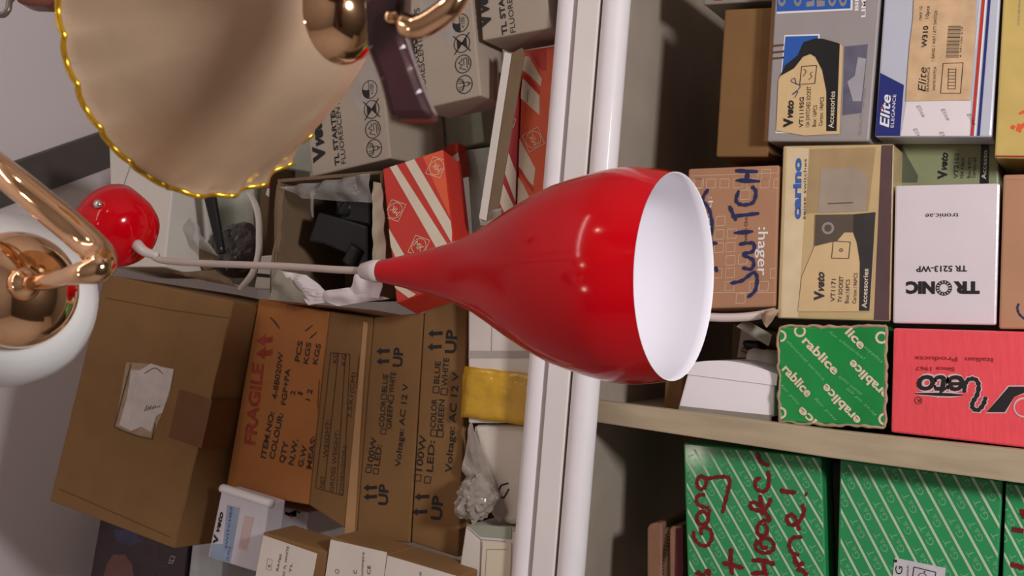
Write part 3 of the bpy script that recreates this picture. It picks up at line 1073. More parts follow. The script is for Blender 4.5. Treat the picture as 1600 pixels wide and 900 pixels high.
b.concave(CREAM, k8([(385, 80), (440, 85), (500, 190), (495, 225), (440, 170), (410, 150)]))
b.concave(CREAM, k8([(410, 190), (420, 195), (490, 270), (490, 360), (400, 280)]))
b.concave(RED, k8([(440, 70), (520, 40), (520, 150), (500, 150)]))
b.concave(CREAM, k8([(380, 440), (470, 610), (460, 690), (400, 640), (375, 560)]))
b.concave(CREAM, k8([(370, 620), (410, 680), (450, 760), (380, 790)]))
b.stroke(RED, k8([(410, 165), (490, 255)]), 0.005, 2, False)
b.stroke(RED, k8([(385, 600), (460, 715)]), 0.004, 2, False)
diamond(b, k8([(462, 475)])[0], 17, math.radians(70), math.radians(35))
b.stroke(INK_GREY, k8([(432, 300), (437, 240)]), 0.001, 3)
b.done()

# ================================================================== UPPER SHELF: OPEN CARTON WITH SOCKETS
k4 = cv(3, 240, 200)
oc = Box('open_carton', 'torn open white lined carton holding black sockets under clear plastic', 'carton',
         [(424, 466), (437, 282), (590, 264), (601, 466)], 0.690, 0.13, CARD_DARK, yaw=0, open_front=True, wall=0.004)
oc.done()
inv = Matrix.LocRotScale(oc.root.location, oc.root.rotation_euler, None).inverted()


def oc_part(name, bm, m, smooth=False):
    bm.transform(inv)
    return oc.part(name, bm, m, smooth)


for nm, pts, m, sd in (
        ('torn_flap', [(600, 670), (720, 690), (860, 810), (730, 830)], PAPER, 1.0),
        ('torn_flap', [(545, 640), (620, 680), (740, 820), (545, 805)], CARD_GREY, 2.0),
        ('torn_flap', [(730, 775), (930, 745), (1100, 800), (860, 835)], PAPER, 3.0),
        ('torn_flap', [(975, 650), (1060, 660), (1065, 800), (905, 770)], PAPER, 4.0),
        ('torn_flap', [(620, 270), (760, 250), (750, 420), (610, 350)], PAPER, 5.0)):
    y = 0.684 - 0.001 * sd if sd < 5 else 0.75
    oc_part(nm, bm_sheet([at_y(*p, y) for p in k4(pts)], 18, 10, 0.0008, 0.006, 0.0045, 60, sd), m)
oc_part('torn_edge', bm_sheet([at_y(*p, 0.689) for p in k4([(545, 810), (575, 265), (612, 275), (585, 640)])], 8, 24, 0.001, 0.002, 0.003, 70, 7.0), CARD_DARK)
oc_part('torn_edge', bm_sheet([at_y(*p, 0.687) for p in k4([(1025, 250), (1070, 260), (1090, 640), (1025, 640)])], 8, 24, 0.001, 0.002, 0.0025, 70, 8.0), mat('cream_card', (1, 1, 1)))
oc_part('plastic_film', bm_sheet([at_y(*p, 0.686) for p in k4([(600, 280), (1020, 215), (1020, 350), (700, 330)])], 24, 14, 0.0003, 0.006, 0.006, 55, 9.0), CLEAR).__setitem__('label', 'clear crinkled plastic')


def socket_thing(label, poly, y, d, extra):
    t = thing('lamp_socket', label, 'socket', at_y(*poly[0], y), 'black sockets in the open carton')
    mesh_obj('housing', bm_slab([at_y(*p, y) for p in poly], Vector((0, d, 0)), 0.003), BLACKP, t, False)
    extra(t)


def ex1(t):
    c = at_y(*k4([(905, 370)])[0], 0.722)
    mesh_obj('collar', bm_lathe(c, Vector((0.5, -0.3, 0.6)), [(-0.012, 0.015), (0.001, 0.015), (0.004, 0.0135), (0.004, 0.009), (-0.004, 0.009)], 32, cap0=True, cap1=True), BLACKP, t, True)


def ex2(t):
    a, c = at_y(*k4([(925, 640)])[0], 0.709), at_y(*k4([(965, 560)])[0], 0.709)
    mesh_obj('terminal', bm_tube([a, (a + c) / 2, c], 0.011, 16, 4), BLACKP, t, True)


socket_thing('black round collared socket on the right inside the torn carton', k4([(850, 340), (880, 295), (930, 288), (1015, 320), (1015, 460), (880, 435), (855, 400)]), 0.712, 0.03, ex1)
socket_thing('black square socket lying on the left inside the torn carton', k4([(720, 530), (770, 392), (890, 425), (1005, 460), (1005, 640), (955, 655), (905, 640), (903, 590), (790, 542)]), 0.706, 0.035, ex2)

# ================================================================== UPPER SHELF: CLUTTER BESIDE THE CANOPY
k9 = cv(3.913, 230, 250)
b = Box('cardboard_carton', 'plain white carton side standing behind the red ceiling cup', 'carton',
        [(176, 418), (170, 225), (276, 232), (257, 418)], 0.695, 0.08, WHITECARD, yaw=8)
b.stroke(INK_GREY, [(205, 256), (190, 300)], 0.001, curve=False)
b.done()
b = Box('cardboard_carton', 'pale green white carton deep behind the clear plastic and black bar', 'carton',
        [(262, 425), (258, 235), (395, 235), (398, 450)], 0.80, 0.12, mat('pale_green_card', (1, 1, 1)), yaw=0)
b.done()
b = Box('cardboard_carton', 'small brown carton with a torn white corner, left of the open sockets carton', 'carton',
        [(399, 412), (409, 262), (424, 258), (414, 410)], 0.80, 0.05, CARD_DARK, yaw=0)
b.poly(RED, k9([(735, 130), (800, 118), (830, 150), (740, 172)]))
b.poly(WHITE, k9([(735, 172), (800, 190), (790, 250), (770, 250), (725, 210)]))
b.done()
o = mesh_obj('plastic_film', bm_sheet([at_y(*p, 0.728) for p in k9([(150, 280), (250, 340), (450, 590), (150, 480)])], 26, 16, 0.0004, 0.012, 0.007, 45, 11.0), CLEAR)
tag(o, 'clear crinkled plastic wrapping over a strip of brown card beside the canopy', 'plastic film')
b = Box('card_strip', 'narrow brown card strip lying slanted under clear plastic', 'card', k9([(150, 490), (240, 420), (480, 640), (350, 680)]), 0.745, 0.01, CARD_DARK, yaw=0)
b.done()
b = Box('metal_bar', 'black flat metal bar slanting behind the scalloped shade', 'bar', k9([(330, 180), (400, 170), (465, 570), (430, 580)]), 0.722, 0.006, BLACKP, yaw=0)
hl = b.uv(*k9([(455, 540)])[0])
b.dot(INK_GREY, hl, 0.0016, 1)
b.done()
crumpled(374, 392, 0.765, 0.036, 0.026, 0.034, 9.1, mat('dark_grey_plastic_bag', srgb(74, 68, 70), 0.25, var=0.2, scale=60, bump=0.5, bscale=60, coat=0.3), 'plastic_bag', 'dark grey crumpled plastic bag behind the curved pale cable duct', 'plastic bag', 4, 0.22, 2.0)
o = mesh_obj('cable_duct', bm_tube([at_y(*p, 0.705) for p in k9([(625, 205), (660, 270), (682, 360), (685, 470), (680, 580), (645, 690), (570, 790)])], 0.0055, 12, 8, 0.45), mat('pale_plastic', srgb(196, 182, 174), 0.25, var=0.03, coat=0.4))
tag(o, 'pale plastic cable duct bent in an arc across the clutter', 'cable duct')
o = mesh_obj('cardboard_scrap', bm_sheet([at_y(*p, 0.70) for p in k9([(155, 690), (420, 670), (560, 780), (380, 745)])], 20, 8, 0.0012, 0.003, 0.004, 60, 13.0), CARD_DARK)
tag(o, 'torn scrap of brown card on top of the largest carton', 'card')
b = Box('packaging_box', 'white box with a black stripe tucked between the largest carton and the open carton', 'box',
        k9([(650, 790), (690, 585), (800, 575), (790, 800)]), 0.745, 0.08, WHITECARD, yaw=0)
b.poly(INK, k9([(660, 690), (800, 705), (800, 725), (655, 712)]))
b.done()

# ================================================================== LOWER SHELF: BOXES
b = Box('cardboard_carton', 'plain tan carton on top of the grey blue accessory box', 'carton',
        [(1118, 246), (1132, 14), (1214, 10), (1200, 246)], 0.735, 0.20, CARD, yaw=0)
b.done()
b = Box('packaging_box', 'grey papered box just showing at the top edge of the photo above the tan carton', 'box',
        [(1098, 8), (1095, -58), (1211, -58), (1211, 1)], 0.745, 0.2, CARD_GREY, yaw=0)
b.poly(RED_DK, [(1116, 1), (1128, 1), (1130, -8), (1116, -8)])
b.done()

ka = cv(3.914, 1190, 0)
GREYB = mat('silver_grey_card', srgb(160, 152, 150), 0.42, var=0.03, coat=0.2)
b = Box('accessory_box', 'silver grey box with blue panels and a beige black accessories label', 'box',
        [(1197, 222), (1213, -60), (1381, -60), (1358, 222)], 0.718, 0.20, GREYB, yaw=0)
b.poly(WHITE, ka([(92, 85), (95, -200), (562, -200), (556, 62)]), 1)
b.poly(INK_BLUE, ka([(94, 72), (97, -200), (550, -200), (544, 52)]), 2)
for tx, x in (('C', 125), ('C', 222), ('L', 298), ('F', 362), ('C', 432), ('C', 498)):
    b.text(INK_GREY, tx, ka([(x - 24, -30)])[0], ka([(x + 24, -30)])[0], 16, 3, bold=0.06) if False else b.text(INK_GREY, tx, ka([(x + 22, 38)])[0], ka([(x + 22, -40)])[0], 11, 3, bold=0.05)
b.text(WHITE, 'LIMS', ka([(635, 105)])[0], ka([(638, -40)])[0], 6.5, bold=0.03)
b.text(WHITE, 'BIM', ka([(592, 65)])[0], ka([(594, -40)])[0], 5.5, bold=0.03)
b.poly(WHITE, ka([(85, 815), (140, 215), (356, 208), (330, 815)]), 1)
b.poly(INK_BLUE, ka([(92, 806), (147, 224), (346, 218), (320, 806)]), 2)
for y0 in (275, 315, 352):
    b.poly(SEAM, ka([(62, y0 + 14), (64, y0), (138, y0 - 6), (136, y0 + 6)]), 1)
b.poly(mat('slate_print', srgb(104, 100, 118), 0.4, var=0.2, scale=60), ka([(495, 705), (508, 285), (650, 270), (612, 690)]), 1)
b.poly(mat('light_slate_print', srgb(170, 166, 172), 0.4, var=0.1), ka([(525, 500), (570, 465), (590, 350), (640, 360), (610, 620), (560, 620)]), 2)
b.text(INK_GREY, 'QUALITY OF LIFE', ka([(606, 830)])[0], ka([(640, 540)])[0], 4)
b.done()
s = Sheet(b, 'paper_label', LABELC, ka([(92, 800), (105, 490), (118, 465), (260, 330), (340, 240), (480, 265), (500, 290), (478, 820), (260, 830)]), 0.0004, 3, 'beige and black accessories label')
s.concave(BLACKL, ka([(115, 468), (150, 400), (225, 340), (260, 260), (330, 236), (382, 240), (480, 268), (460, 803), (398, 803), (398, 560), (372, 430), (330, 350), (300, 332), (255, 350), (200, 420)]), 1)


def label_text(s, k, rows, m=INK):
    for tx, xa, ya, xb, yb, h, bo in rows:
        s.text(m, tx, k([(xa, ya)])[0], k([(xb, yb)])[0], h, 2, bold=bo)


def label_logo(s, k, v0, v1, e1, h):
    s.text(INK, 'V', k([v0])[0], k([v1])[0], h, 2, bold=0.06)
    s.text(INK, 'veto', k([v1])[0], k([e1])[0], h * .85, 2, bold=0.03, shear=0.35)


label_logo(s, ka, (190, 780), (192, 722), (200, 615), 13)
label_text(s, ka, [('VT1119SG', 258, 780, 262, 595, 6.5, .01), ('13A SWITCHED SOCKET', 295, 778, 305, 530, 6, 0), ('Box: 16PCS', 335, 775, 342, 645, 5.5, 0), ('Carton: 196PCS', 374, 772, 384, 595, 5.5, 0)])
label_text(s, ka, [('Accessories', 442, 785, 452, 560, 8, .01)], CREAM)
s.stroke(INK_BROWN, ka([(236, 518), (248, 408), (340, 402), (328, 512)]), 0.0006, 2, False, True)
s.stroke(INK_BROWN, ka([(255, 470), (275, 440), (262, 425)]), 0.0005, 2)
s.stroke(INK_BROWN, ka([(290, 490), (310, 470), (300, 455), (315, 440)]), 0.0005, 2)
s.stroke(NAVY, ka([(205, 600), (225, 560), (190, 580), (240, 530), (185, 500), (205, 480), (215, 520)]), 0.0006, 2)
s.done()
e = Sheet(b, 'taped_edge', TAPE, [(1194, 220), (1210, -60), (1214, -60), (1199, 222)], 0.0008)
e.done()

kb = cv(3.9125, 1360, 0)
ELW = mat('bluish_white_card', srgb(194, 196, 208), 0.4, var=0.02, coat=0.2)
b = Box('accessory_box', 'blue and white box with a kraft label and red blue corner stripes', 'box',
        [(1366, 215), (1385, -60), (1567, -60), (1550, 215)], 0.718, 0.045, ELW, yaw=0)
b.concave(NAVY, kb([(28, 842), (60, 445), (205, 520), (180, 842)]), 1)
b.poly(PAPER, kb([(185, 836), (222, 615), (615, 615), (605, 842)]), 1)
for a, c_, m in (((612, 842, 688, -200), 16, RED), ((632, 842, 706, -200), 10, WHITE), ((652, 842, 724, -200), 16, NAVY)):
    x0, y0, x1, y1 = a
    b.poly(m, kb([(x0, y0), (x1 + 12, y1), (x1 + 12 + c_, y1), (x0 + c_, y0)]), 2)
b.poly(WHITE, kb([(640, 300), (690, -200), (694, -200), (645, 300)]), 1)
b.text(WHITE, 'Elite', kb([(112, 780)])[0], kb([(125, 578)])[0], 14, 2, bold=0.02, shear=0.25)
b.text(WHITE, 'ELEGANCE', kb([(143, 780)])[0], kb([(158, 578)])[0], 5, 2)
b.dot(RED, b.uv(*kb([(72, 660)])[0]), 0.0011, 3)
for x, y in ((280, 690), (430, 710), (260, 830), (420, 850), (590, 740)):
    b.text(INK_GREY, 'Elite', kb([(x, y - 40)])[0], kb([(x + 40, y + 30)])[0], 6, 2, shear=0.2)
b.done()
s = Sheet(b, 'paper_label', KRAFT, kb([(218, 620), (232, 400), (245, 250), (262, 120), (275, -190), (655, -190), (640, 250), (612, 612)]), 0.0004, 3, 'marbled kraft paper label')
s.text(INK, 'Elite', kb([(338, 562)])[0], kb([(346, 412)])[0], 12, 1, shear=0.25)
label_text(s, kb, [('ELEGANCE', 358, 560, 366, 412, 3.5, 0), ('WHITE SWITCH', 398, 556, 406, 412, 4, 0), ('W310', 345, 292, 356, 160, 7.5, .02), ('1 GANG 1 WAY / ATT SWITCH', 392, 375, 412, 70, 4.5, 0), ('10AX 1G', 315, 125, 320, 40, 4, 0), ('10pcs', 358, 115, 364, 40, 5, 0)])
for i in range(26):
    y = 355 - i * 7.6
    w_ = (3, 5, 2.5, 4)[(i * 7 + i // 3) % 4]
    s.poly(INK, kb([(462 + i * .6, y), (462 + i * .6, y - w_), (540 + i * .6, y - w_), (540 + i * .6, y)]), 1)
s.text(INK, '6 291100 310', kb([(556, 350)])[0], kb([(568, 165)])[0], 2.6, 1)
s.stroke(INK_BROWN, kb([(430, 572), (446, 390), (568, 385), (552, 572)]), 0.0006, 1, False, True)
for i in range(7):
    s.stroke(INK_BROWN, kb([(475, 545 - i * 20), (520, 545 - i * 20)]), 0.0005, 1, False)
s.stroke(INK_BROWN, kb([(475, 548), (480, 420)]), 0.0005, 1, False)
s.stroke(INK_BROWN, kb([(520, 548), (525, 420)]), 0.0005, 1, False)
s.done()

b = Box('packaging_box', 'mottled yellow box with an orange emblem at the right edge of the photo', 'box',
        [(1553, 248), (1570, -60), (1735, -60), (1730, 252)], 0.718, 0.20, mat('mottled_yellow_card', srgb(206, 178, 104), 0.3, var=0.1, scale=30, coat=0.4), yaw=0)
b.text(INK_GREY, '10 PCS PER BOX', kb([(912, 155)])[0], kb([(920, 0)])[0], 3)
b.concave(ORANGE, kb([(890, 800), (900, 755), (925, 760), (950, 740), (950, 770), (925, 790), (920, 812)]))
b.concave(ORANGE, kb([(905, 690), (950, 665), (950, 690), (912, 702)]))
b.dot(ORANGE, b.uv(*kb([(872, 778)])[0]), 0.002, 1)
b.poly(RED_DK, [(1553, 249), (1553, 243), (1690, 244), (1690, 252)])
b.done()

# --- tan box with marker writing
kc = cv(3, 1060, 220)
b = Box('switch_box', 'tan box with pale square pattern and blue marker writing SWITCH', 'box',
        [(1068, 484), (1075, 263), (1218, 257), (1212, 480)], 0.718, 0.20, CARD_PINK, yaw=0)
for i in range(7):
    x = 68 + i * 63
    b.stroke(INK_PALE, kc([(x, 222), (x + 2, 180), (x + 44, 178), (x + 42, 220)]), 0.0005, 1, False, True)
for x, y in ((290, 232), (175, 355), (170, 418), (228, 415), (168, 480), (222, 478), (222, 540), (280, 535), (160, 600), (220, 598), (218, 660), (332, 660), (378, 660), (430, 600), (270, 718), (330, 140), (390, 135), (75, 180)):
    b.stroke(INK_PALE, kc([(x, y + 44), (x + 2, y), (x + 44, y - 2), (x + 42, y + 42)]), 0.0005, 1, False, True)
b.stroke(INK_PALE, kc([(60, 165), (470, 150)]), 0.0004, 1, False)
b.stroke(INK_PALE, kc([(150, 712), (480, 712)]), 0.0006, 1, False)
b.text(WHITE, ':hager', kc([(376, 405)])[0], kc([(372, 632)])[0], 15, 2, bold=0.01)
b.text(WHITE, ':hager', kc([(142, 262)])[0], kc([(140, 470)])[0], 7, 2)
b.text(INK, 'Made in China', kc([(322, 485)])[0], kc([(325, 345)])[0], 4.5, 2)
for st in ([(245, 668), (300, 655), (352, 618), (370, 640), (362, 700), (325, 735)], [(300, 595), (345, 600), (352, 560), (305, 532), (350, 518), (352, 480), (285, 485)], [(352, 425), (262, 432)],
           [(380, 340), (250, 355)], [(272, 375), (240, 305)], [(285, 232), (272, 280), (300, 300), (350, 290), (365, 240), (345, 212)], [(270, 185), (385, 190)], [(268, 140), (375, 145)], [(322, 188), (326, 145)],
           [(142, 225), (115, 275), (145, 320), (160, 400), (150, 470), (185, 482)], [(172, 590), (185, 615)]):
    b.stroke(MARKER_BLUE, kc(st), 0.0036 if len(st) > 2 else 0.0042, 3)
b.done()

# --- bronze coloured box
BEIGE = mat('beige_glossy_card', srgb(206, 178, 124), 0.3, var=0.05, coat=0.4, bump=0.25, bscale=45)
b = Box('accessory_box', 'beige plastic wrapped box with blue lettering and a black accessories label', 'box',
        [(1214, 498), (1223, 227), (1397, 224), (1391, 503)], 0.718, 0.20, BEIGE, yaw=0)
b.poly(mat('cream_glossy_card', srgb(228, 206, 164), 0.3, coat=0.4, bump=0.2, bscale=45), kc([(480, 840), (508, 30), (612, 35), (560, 840)]), 1)
b.poly(mat('purple_brown_print', srgb(84, 54, 56), 0.25, coat=0.5, bump=0.2, bscale=45), kc([(915, 865), (952, 20), (1012, 18), (995, 865)]), 1)
b.poly(mat('bronze_print', srgb(176, 146, 100), 0.3, coat=0.4), kc([(598, 340), (618, 40), (925, 30), (890, 330)]), 1)
b.poly(mat('grey_window_print', srgb(166, 150, 132), 0.25, var=0.1, coat=0.4), kc([(655, 340), (668, 130), (830, 125), (890, 160), (880, 330)]), 2)
b.stroke(SEAM, kc([(700, 295), (820, 290)]), 0.001, 3, False)
b.text(INK_BLUE, 'carino', kc([(572, 368)])[0], kc([(576, 80)])[0], 12, 2, bold=0.05)
b.text(INK_BROWN, 'sense switches', kc([(596, 368)])[0], kc([(602, 85)])[0], 4.5, 2)
b.done()
s = Sheet(b, 'paper_label', LABELC, kc([(562, 800), (580, 640), (640, 495), (645, 345), (820, 345), (928, 335), (900, 800)]), 0.0004, 3, 'beige label with black corner')
s.concave(BLACKL, kc([(822, 345), (926, 335), (897, 797), (848, 797), (852, 570), (838, 480), (820, 430)]), 1)
s.concave(mat('dark_brown_print', srgb(84, 70, 56), 0.3, var=0.1, coat=0.3), kc([(640, 495), (645, 347), (822, 345), (820, 430), (780, 430), (745, 470), (700, 480)]), 1)
s.ring(INK_GREY, s.uv(*kc([(703, 410)])[0]), 0.0045, 0.0045, 0.0022)
s.stroke(INK_BROWN, kc([(720, 550), (728, 470), (808, 475), (800, 552)]), 0.0006, 2, False, True)
s.ring(INK_BROWN, s.uv(*kc([(765, 513)])[0]), 0.0013, 0.0013, 0.0007)
label_logo(s, kc, (682, 750), (684, 705), (686, 615), 14)
label_text(s, kc, [('VT1171', 735, 755, 740, 648, 6.5, .01), ('TV SOCKET', 768, 758, 775, 635, 6, .01), ('Box:16PCS', 800, 762, 806, 650, 6, 0), ('Carton:196PCS', 834, 764, 842, 620, 5.5, 0)])
label_text(s, kc, [('Accessories', 884, 785, 892, 600, 7.5, .02)], CREAM)
s.done()
wr = bm_sheet([(b.w / 2 * sx, -0.0035, b.h * sz) for sx, sz in ((-1.0, 1.0), (1.0, 1.0), (1.0, 0.0), (-1.0, 0.0))], 30, 30, 0.0002, 0.0, 0.0014, 45, 21.0)
wrap = mat('clear_wrap', srgb(245, 240, 235), 0.06, var=0.02, alpha=0.018, coat=0.0, croff=0.04, bump=0.3, bscale=40)
b.part('plastic_wrap', wr, wrap, True)['label'] = 'clear crinkled wrapping'

# --- dim green box, white box, tan box
kd = cv(2.8125, 1360, 200)
GR2 = mat('dim_green_card', srgb(140, 146, 110), 0.45, var=0.06)
b = Box('accessory_box', 'dim green box with a black accessories strip, wedged behind the white box', 'box',
        [(1403, 300), (1408, 222), (1560, 224), (1562, 300)], 0.765, 0.14, GR2, yaw=0)
b.poly(mat('dark_green_print', srgb(86, 92, 74), 0.5), kd([(125, 240), (128, 60), (165, 130), (210, 210), (205, 240)]), 1)
b.poly(BLACKL, kd([(480, 245), (487, 55), (522, 55), (520, 245)]), 1)
label_logo(b, kd, (335, 225), (336, 185), (342, 108), 13)
label_text(b, kd, [('VT2102', 384, 222, 390, 110, 6.5, 0), ('32A 4 Back', 408, 222, 412, 130, 4.5, 0), ('Box:16 PCS', 440, 220, 444, 130, 5, 0), ('Carton:160', 460, 220, 466, 130, 5, 0)])
label_text(b, kd, [('Accesso', 508, 225, 514, 98, 7, .01)], CREAM)
b.done()
TRW = mat('white_glossy_card', srgb(226, 214, 218), 0.3, var=0.02, coat=0.4, bump=0.12, bscale=18, bstretch=(3, 3, 0.3))
b = Box('packaging_box', 'white box printed upside down with black lettering and a sunburst letter', 'box',
        [(1394, 506), (1398, 289), (1563, 285), (1557, 509)], 0.718, 0.045, TRW, yaw=0)
b.text(INK, 'TR', (1531, 441), (1490, 441), 17, bold=0.06)
b.text(INK, 'NIC', (1461, 441), (1416, 441), 17, bold=0.06)
cu = b.uv(1475, 450)
for i in range(14):
    a = 2 * math.pi * i / 14
    b.seg(INK, (cu[0] + .0035 * math.cos(a), cu[1] + .0035 * math.sin(a)), (cu[0] + .0062 * math.cos(a), cu[1] + .0062 * math.sin(a)), 0.0013)
b.ring(INK, cu, 0.0064, 0.0064, 0.0006)
b.text(INK, 'TR 5213-WP', (1511, 415), (1432, 416), 9, bold=0.02)
b.text(INK, 'tronic.ae', (1498, 333), (1446, 334), 7.5)
b.done()
b = Box('cardboard_carton', 'smooth tan carton at the right edge, beside the white upside down box', 'carton',
        [(1560, 515), (1567, 272), (1738, 268), (1732, 517)], 0.718, 0.20, CARD_PINK, yaw=0)
b.stroke(MARKER_BLUE, [(1604, 500), (1594, 492), (1590, 482), (1592, 474)], 0.0018)
b.stroke(CARD_PALE, [(1565, 280), (1680, 277)], 0.0008, curve=False)
b.done()

# --- green lettered box
ke = cv(4, 1000, 480)
GRN = mat('teal_green_glossy_card', srgb(28, 146, 70), 0.25, var=0.3, scale=9, coat=0.5, bump=0.2, bscale=35)
b = Box('packaging_box', 'green glossy box covered in diagonal cream lettering, standing on the divider side', 'box',
        [(1216, 660), (1216, 510), (1386, 509), (1383, 669)], 0.706, 0.18, GRN, yaw=0)
b.clip = (-b.w / 2 + .001, b.w / 2 - .001, .001, b.h - .001)
LET = [((1010, 180), (1185, 375), 'rablice'), ((870, 350), (1020, 515), 'rablice'), ((1370, 690), (1195, 485), 'crablice'), ((1560, 540), (1360, 340), 'crablice'), ((1100, 720), (1030, 640), 'ice'), ((1270, 110), (1360, 215), 'lice'), ((1500, 800), (1400, 690), 'ce')]
FAINT = mat('faint_green_print', srgb(116, 190, 136), 0.4)


def big(b, k, p0, p1, tx, h):
    b.text(INK_LIGHT, tx, k([p0])[0], k([p1])[0], h, 2, bold=0.03)


for p0, p1, tx in (((1010, 215), (1215, 425), 'rablice'), ((885, 390), (1045, 565), 'rablice'), ((1385, 705), (1165, 475), 'erablice'), ((1560, 545), (1330, 325), 'erablice'), ((1280, 160), (1380, 265), 'lice'), ((1110, 710), (1010, 620), 'ice')):
    # letters run along the diagonal; those reversed are printed upside down
    big(b, ke, p0, p1, tx, 13.5)
for x, y in ((1000, 150), (880, 180), (880, 660), (1530, 700), (1510, 190)):
    c0 = b.uv(*ke([(x, y)])[0])
    b.ring(INK_LIGHT, c0, 0.0045, 0.0045, 0.002)
for p0, p1, tx in (((915, 215), (1145, 460), 'electrical service'), ((1180, 160), (1400, 330), 'for electrical'), ((1390, 540), (1245, 425), 'electric supply'), ((875, 490), (990, 610), 'for you'), ((1400, 250), (1510, 350), 'supplies'), ((1480, 670), (1300, 500), 'first of all'), ((1090, 575), (1220, 710), 'for you')):
    b.text(FAINT, tx, ke([p0])[0], ke([p1])[0], 4.5, 1, shear=0.2)
b.clip = None
b.done()
rg = mat('frayed_card_edge', srgb(176, 146, 118), 0.9, var=0.2, scale=60)
for pl, m in (([(0, 1), (1, 1)], rg), ([(0, 0), (1, 0)], rg), ([(1, 0), (1, 1)], rg), ([(0, 0), (0, 1)], rg)):
    a, c_ = [Vector((b.q[{(0, 1): 0, (1, 1): 1, (1, 0): 2, (0, 0): 3}[k]].x, 0.001, b.q[{(0, 1): 0, (1, 1): 1, (1, 0): 2, (0, 0): 3}[k]].y)) for k in pl]
    P = []
    for i in range(30):
        t = i / 29
        p = a.lerp(c_, t)
        P.append(p + Vector((noise.noise(p * 130), 0, noise.noise(p * 130 + Vector((9, 0, 0))))) * 0.0020)
    b.part('frayed_edge', bm_tube(P, lambda t: 0.0013 + 0.0016 * abs(noise.noise(Vector((t * 9, len(b.root.children), 0)))), 6, 2), m, True)

# --- red box
kf = cv(3, 1180, 480)
REDB = mat('coral_red_glossy_card', srgb(242, 84, 92), 0.22, var=0.04, coat=0.6, bump=0.25, bscale=22, bstretch=(2, 2, 9))
b = Box('packaging_box', 'coral red glossy box with a large black logo printed upside down', 'box',
        [(1391, 676), (1395, 512), (1722, 521), (1715, 714)], 0.706, 0.18, REDB, yaw=0)
OUT = mat('pale_outline_print', srgb(222, 190, 190), 0.3, coat=0.5)
for m, ly, off in ((OUT, 1, 5), (INK, 2, 0)):
    b.concave(m, kf([(1085 - off, 492 + off), (1190 - off, 372 - off), (1330 + off, 372 - off), (1440 + off, 492 + off), (1340 - off, 492 + off), (1265, 400 + off), (1215, 420), (1170 + off, 492 + off)]), ly)
b.dot(OUT, b.uv(*kf([(1262, 470)])[0]), 0.0085, 2, 24)
b.dot(REDB, b.uv(*kf([(1262, 470)])[0]), 0.0070, 3, 24)
for m, bo, ly in ((OUT, .09, 1), (INK, .03, 2)):
    b.text(m, 'eto', (1507, 588), (1432, 587), 34, ly, bold=bo * .8, shear=0.15)
    b.stroke(m, kf([(980, 400), (984, 362), (1003, 338), (1032, 338), (1048, 366), (1040, 412), (1020, 446), (1020, 472), (1044, 482), (1068, 458), (1082, 420)]), 0.0058 if ly == 1 else 0.0038, ly)
    b.stroke(m, kf([(752, 405), (975, 412)]), 0.0048 if ly == 1 else 0.0026, ly, False)
b.ring(INK, b.uv(*kf([(765, 437)])[0]), 0.0030, 0.0030, 0.0005)
b.text(INK, 'R', kf([(775, 430)])[0], kf([(757, 430)])[0], 5)
b.text(RED_DK, 'Since 1967', kf([(935, 282)])[0], kf([(750, 278)])[0], 6, 2, bold=.02)
b.text(RED_DK, 'Italian  Products', kf([(1115, 238)])[0], kf([(750, 230)])[0], 6.5, 2, bold=.02)
b.done()

# --- white box beside the divider and the clutter behind it
kg = cv(4.735, 1060, 470)
b = Box('packaging_box', 'white box with a curved glossy lid, between the red lamp and the green lettered box', 'box',
        [(1058, 640), (1078, 566), (1212, 582), (1210, 652)], 0.716, 0.16, mat('bright_white_card', srgb(250, 242, 246), 0.4, var=0.01, coat=0.2), yaw=0)
b.done()
lid = bmesh.new()
N = 14
rows_ = []
for i in range(N + 1):
    t = i / N
    x = b.w / 2 - 0.0015
    rows_.append((lid.verts.new((x + 0.007 * math.sin(math.pi * t), -0.0012, b.h * t)), lid.verts.new((x + 0.007 * math.sin(math.pi * t), 0.12, b.h * t))))
low = [lid.verts.new((b.w / 2 - 0.012, y, z)) for y, z in ((-0.0012, 0), (0.12, 0), (-0.0012, b.h), (0.12, b.h))]
for i in range(N): lid.faces.new((rows_[i][0], rows_[i + 1][0], rows_[i + 1][1], rows_[i][1]))
lid.faces.new([r[0] for r in rows_] + [low[2], low[0]])
lid.faces.new([r[1] for r in rows_] + [low[3], low[1]])
b.part('curved_lid', lid, mat('bright_white_card', (1, 1, 1)), False)
e = Sheet(b, 'lower_edge', CARD_GREY, [(1062, 634), (1206, 649), (1206, 658), (1060, 641)], 0.0008)
e.done()
b = Box('cardboard_carton', 'small brown carton corner showing just behind the rim of the red lamp', 'carton',
        [(1036, 644), (1040, 570), (1070, 572), (1062, 646)], 0.740, 0.1, CARD, yaw=0)
b.done()
b = Box('cardboard_carton', 'dull brown carton deep in the gap, with a black plug on its white label', 'carton',
        kg([(385, 480), (400, 160), (800, 240), (800, 500)]), 0.86, 0.12, CARD_DARK, yaw=0)
b.done()
s = Sheet(b, 'paper_label', WHITECARD, kg([(435, 420), (465, 215), (610, 275), (605, 415)]), 0.0006)
s.done()
pl = thing('plug', 'black plug with a grey pin lying on the white label in the dark gap', 'plug', at_y(*kg([(540, 340)])[0], 0.85))
mesh_obj('plug_body', bm_slab([at_y(*p, 0.83) for p in kg([(470, 290), (600, 300), (610, 390), (520, 380), (470, 330)])], Vector((0, 0.024, 0)), 0.003), BLACKP, pl)
mesh_obj('pin', bm_tube([at_y(*p, 0.822) for p in kg([(475, 355), (540, 390), (610, 425)])], 0.0028, 10, 3), mat('dull_grey_metal', srgb(140, 132, 122), 0.4, metal=0.7), pl, True)
t = thing('plastic_sleeve', 'short white ribbed sleeve standing in the gap behind the frayed box edge', 'sleeve', at_y(*kg([(655, 500)])[0], 0.80))
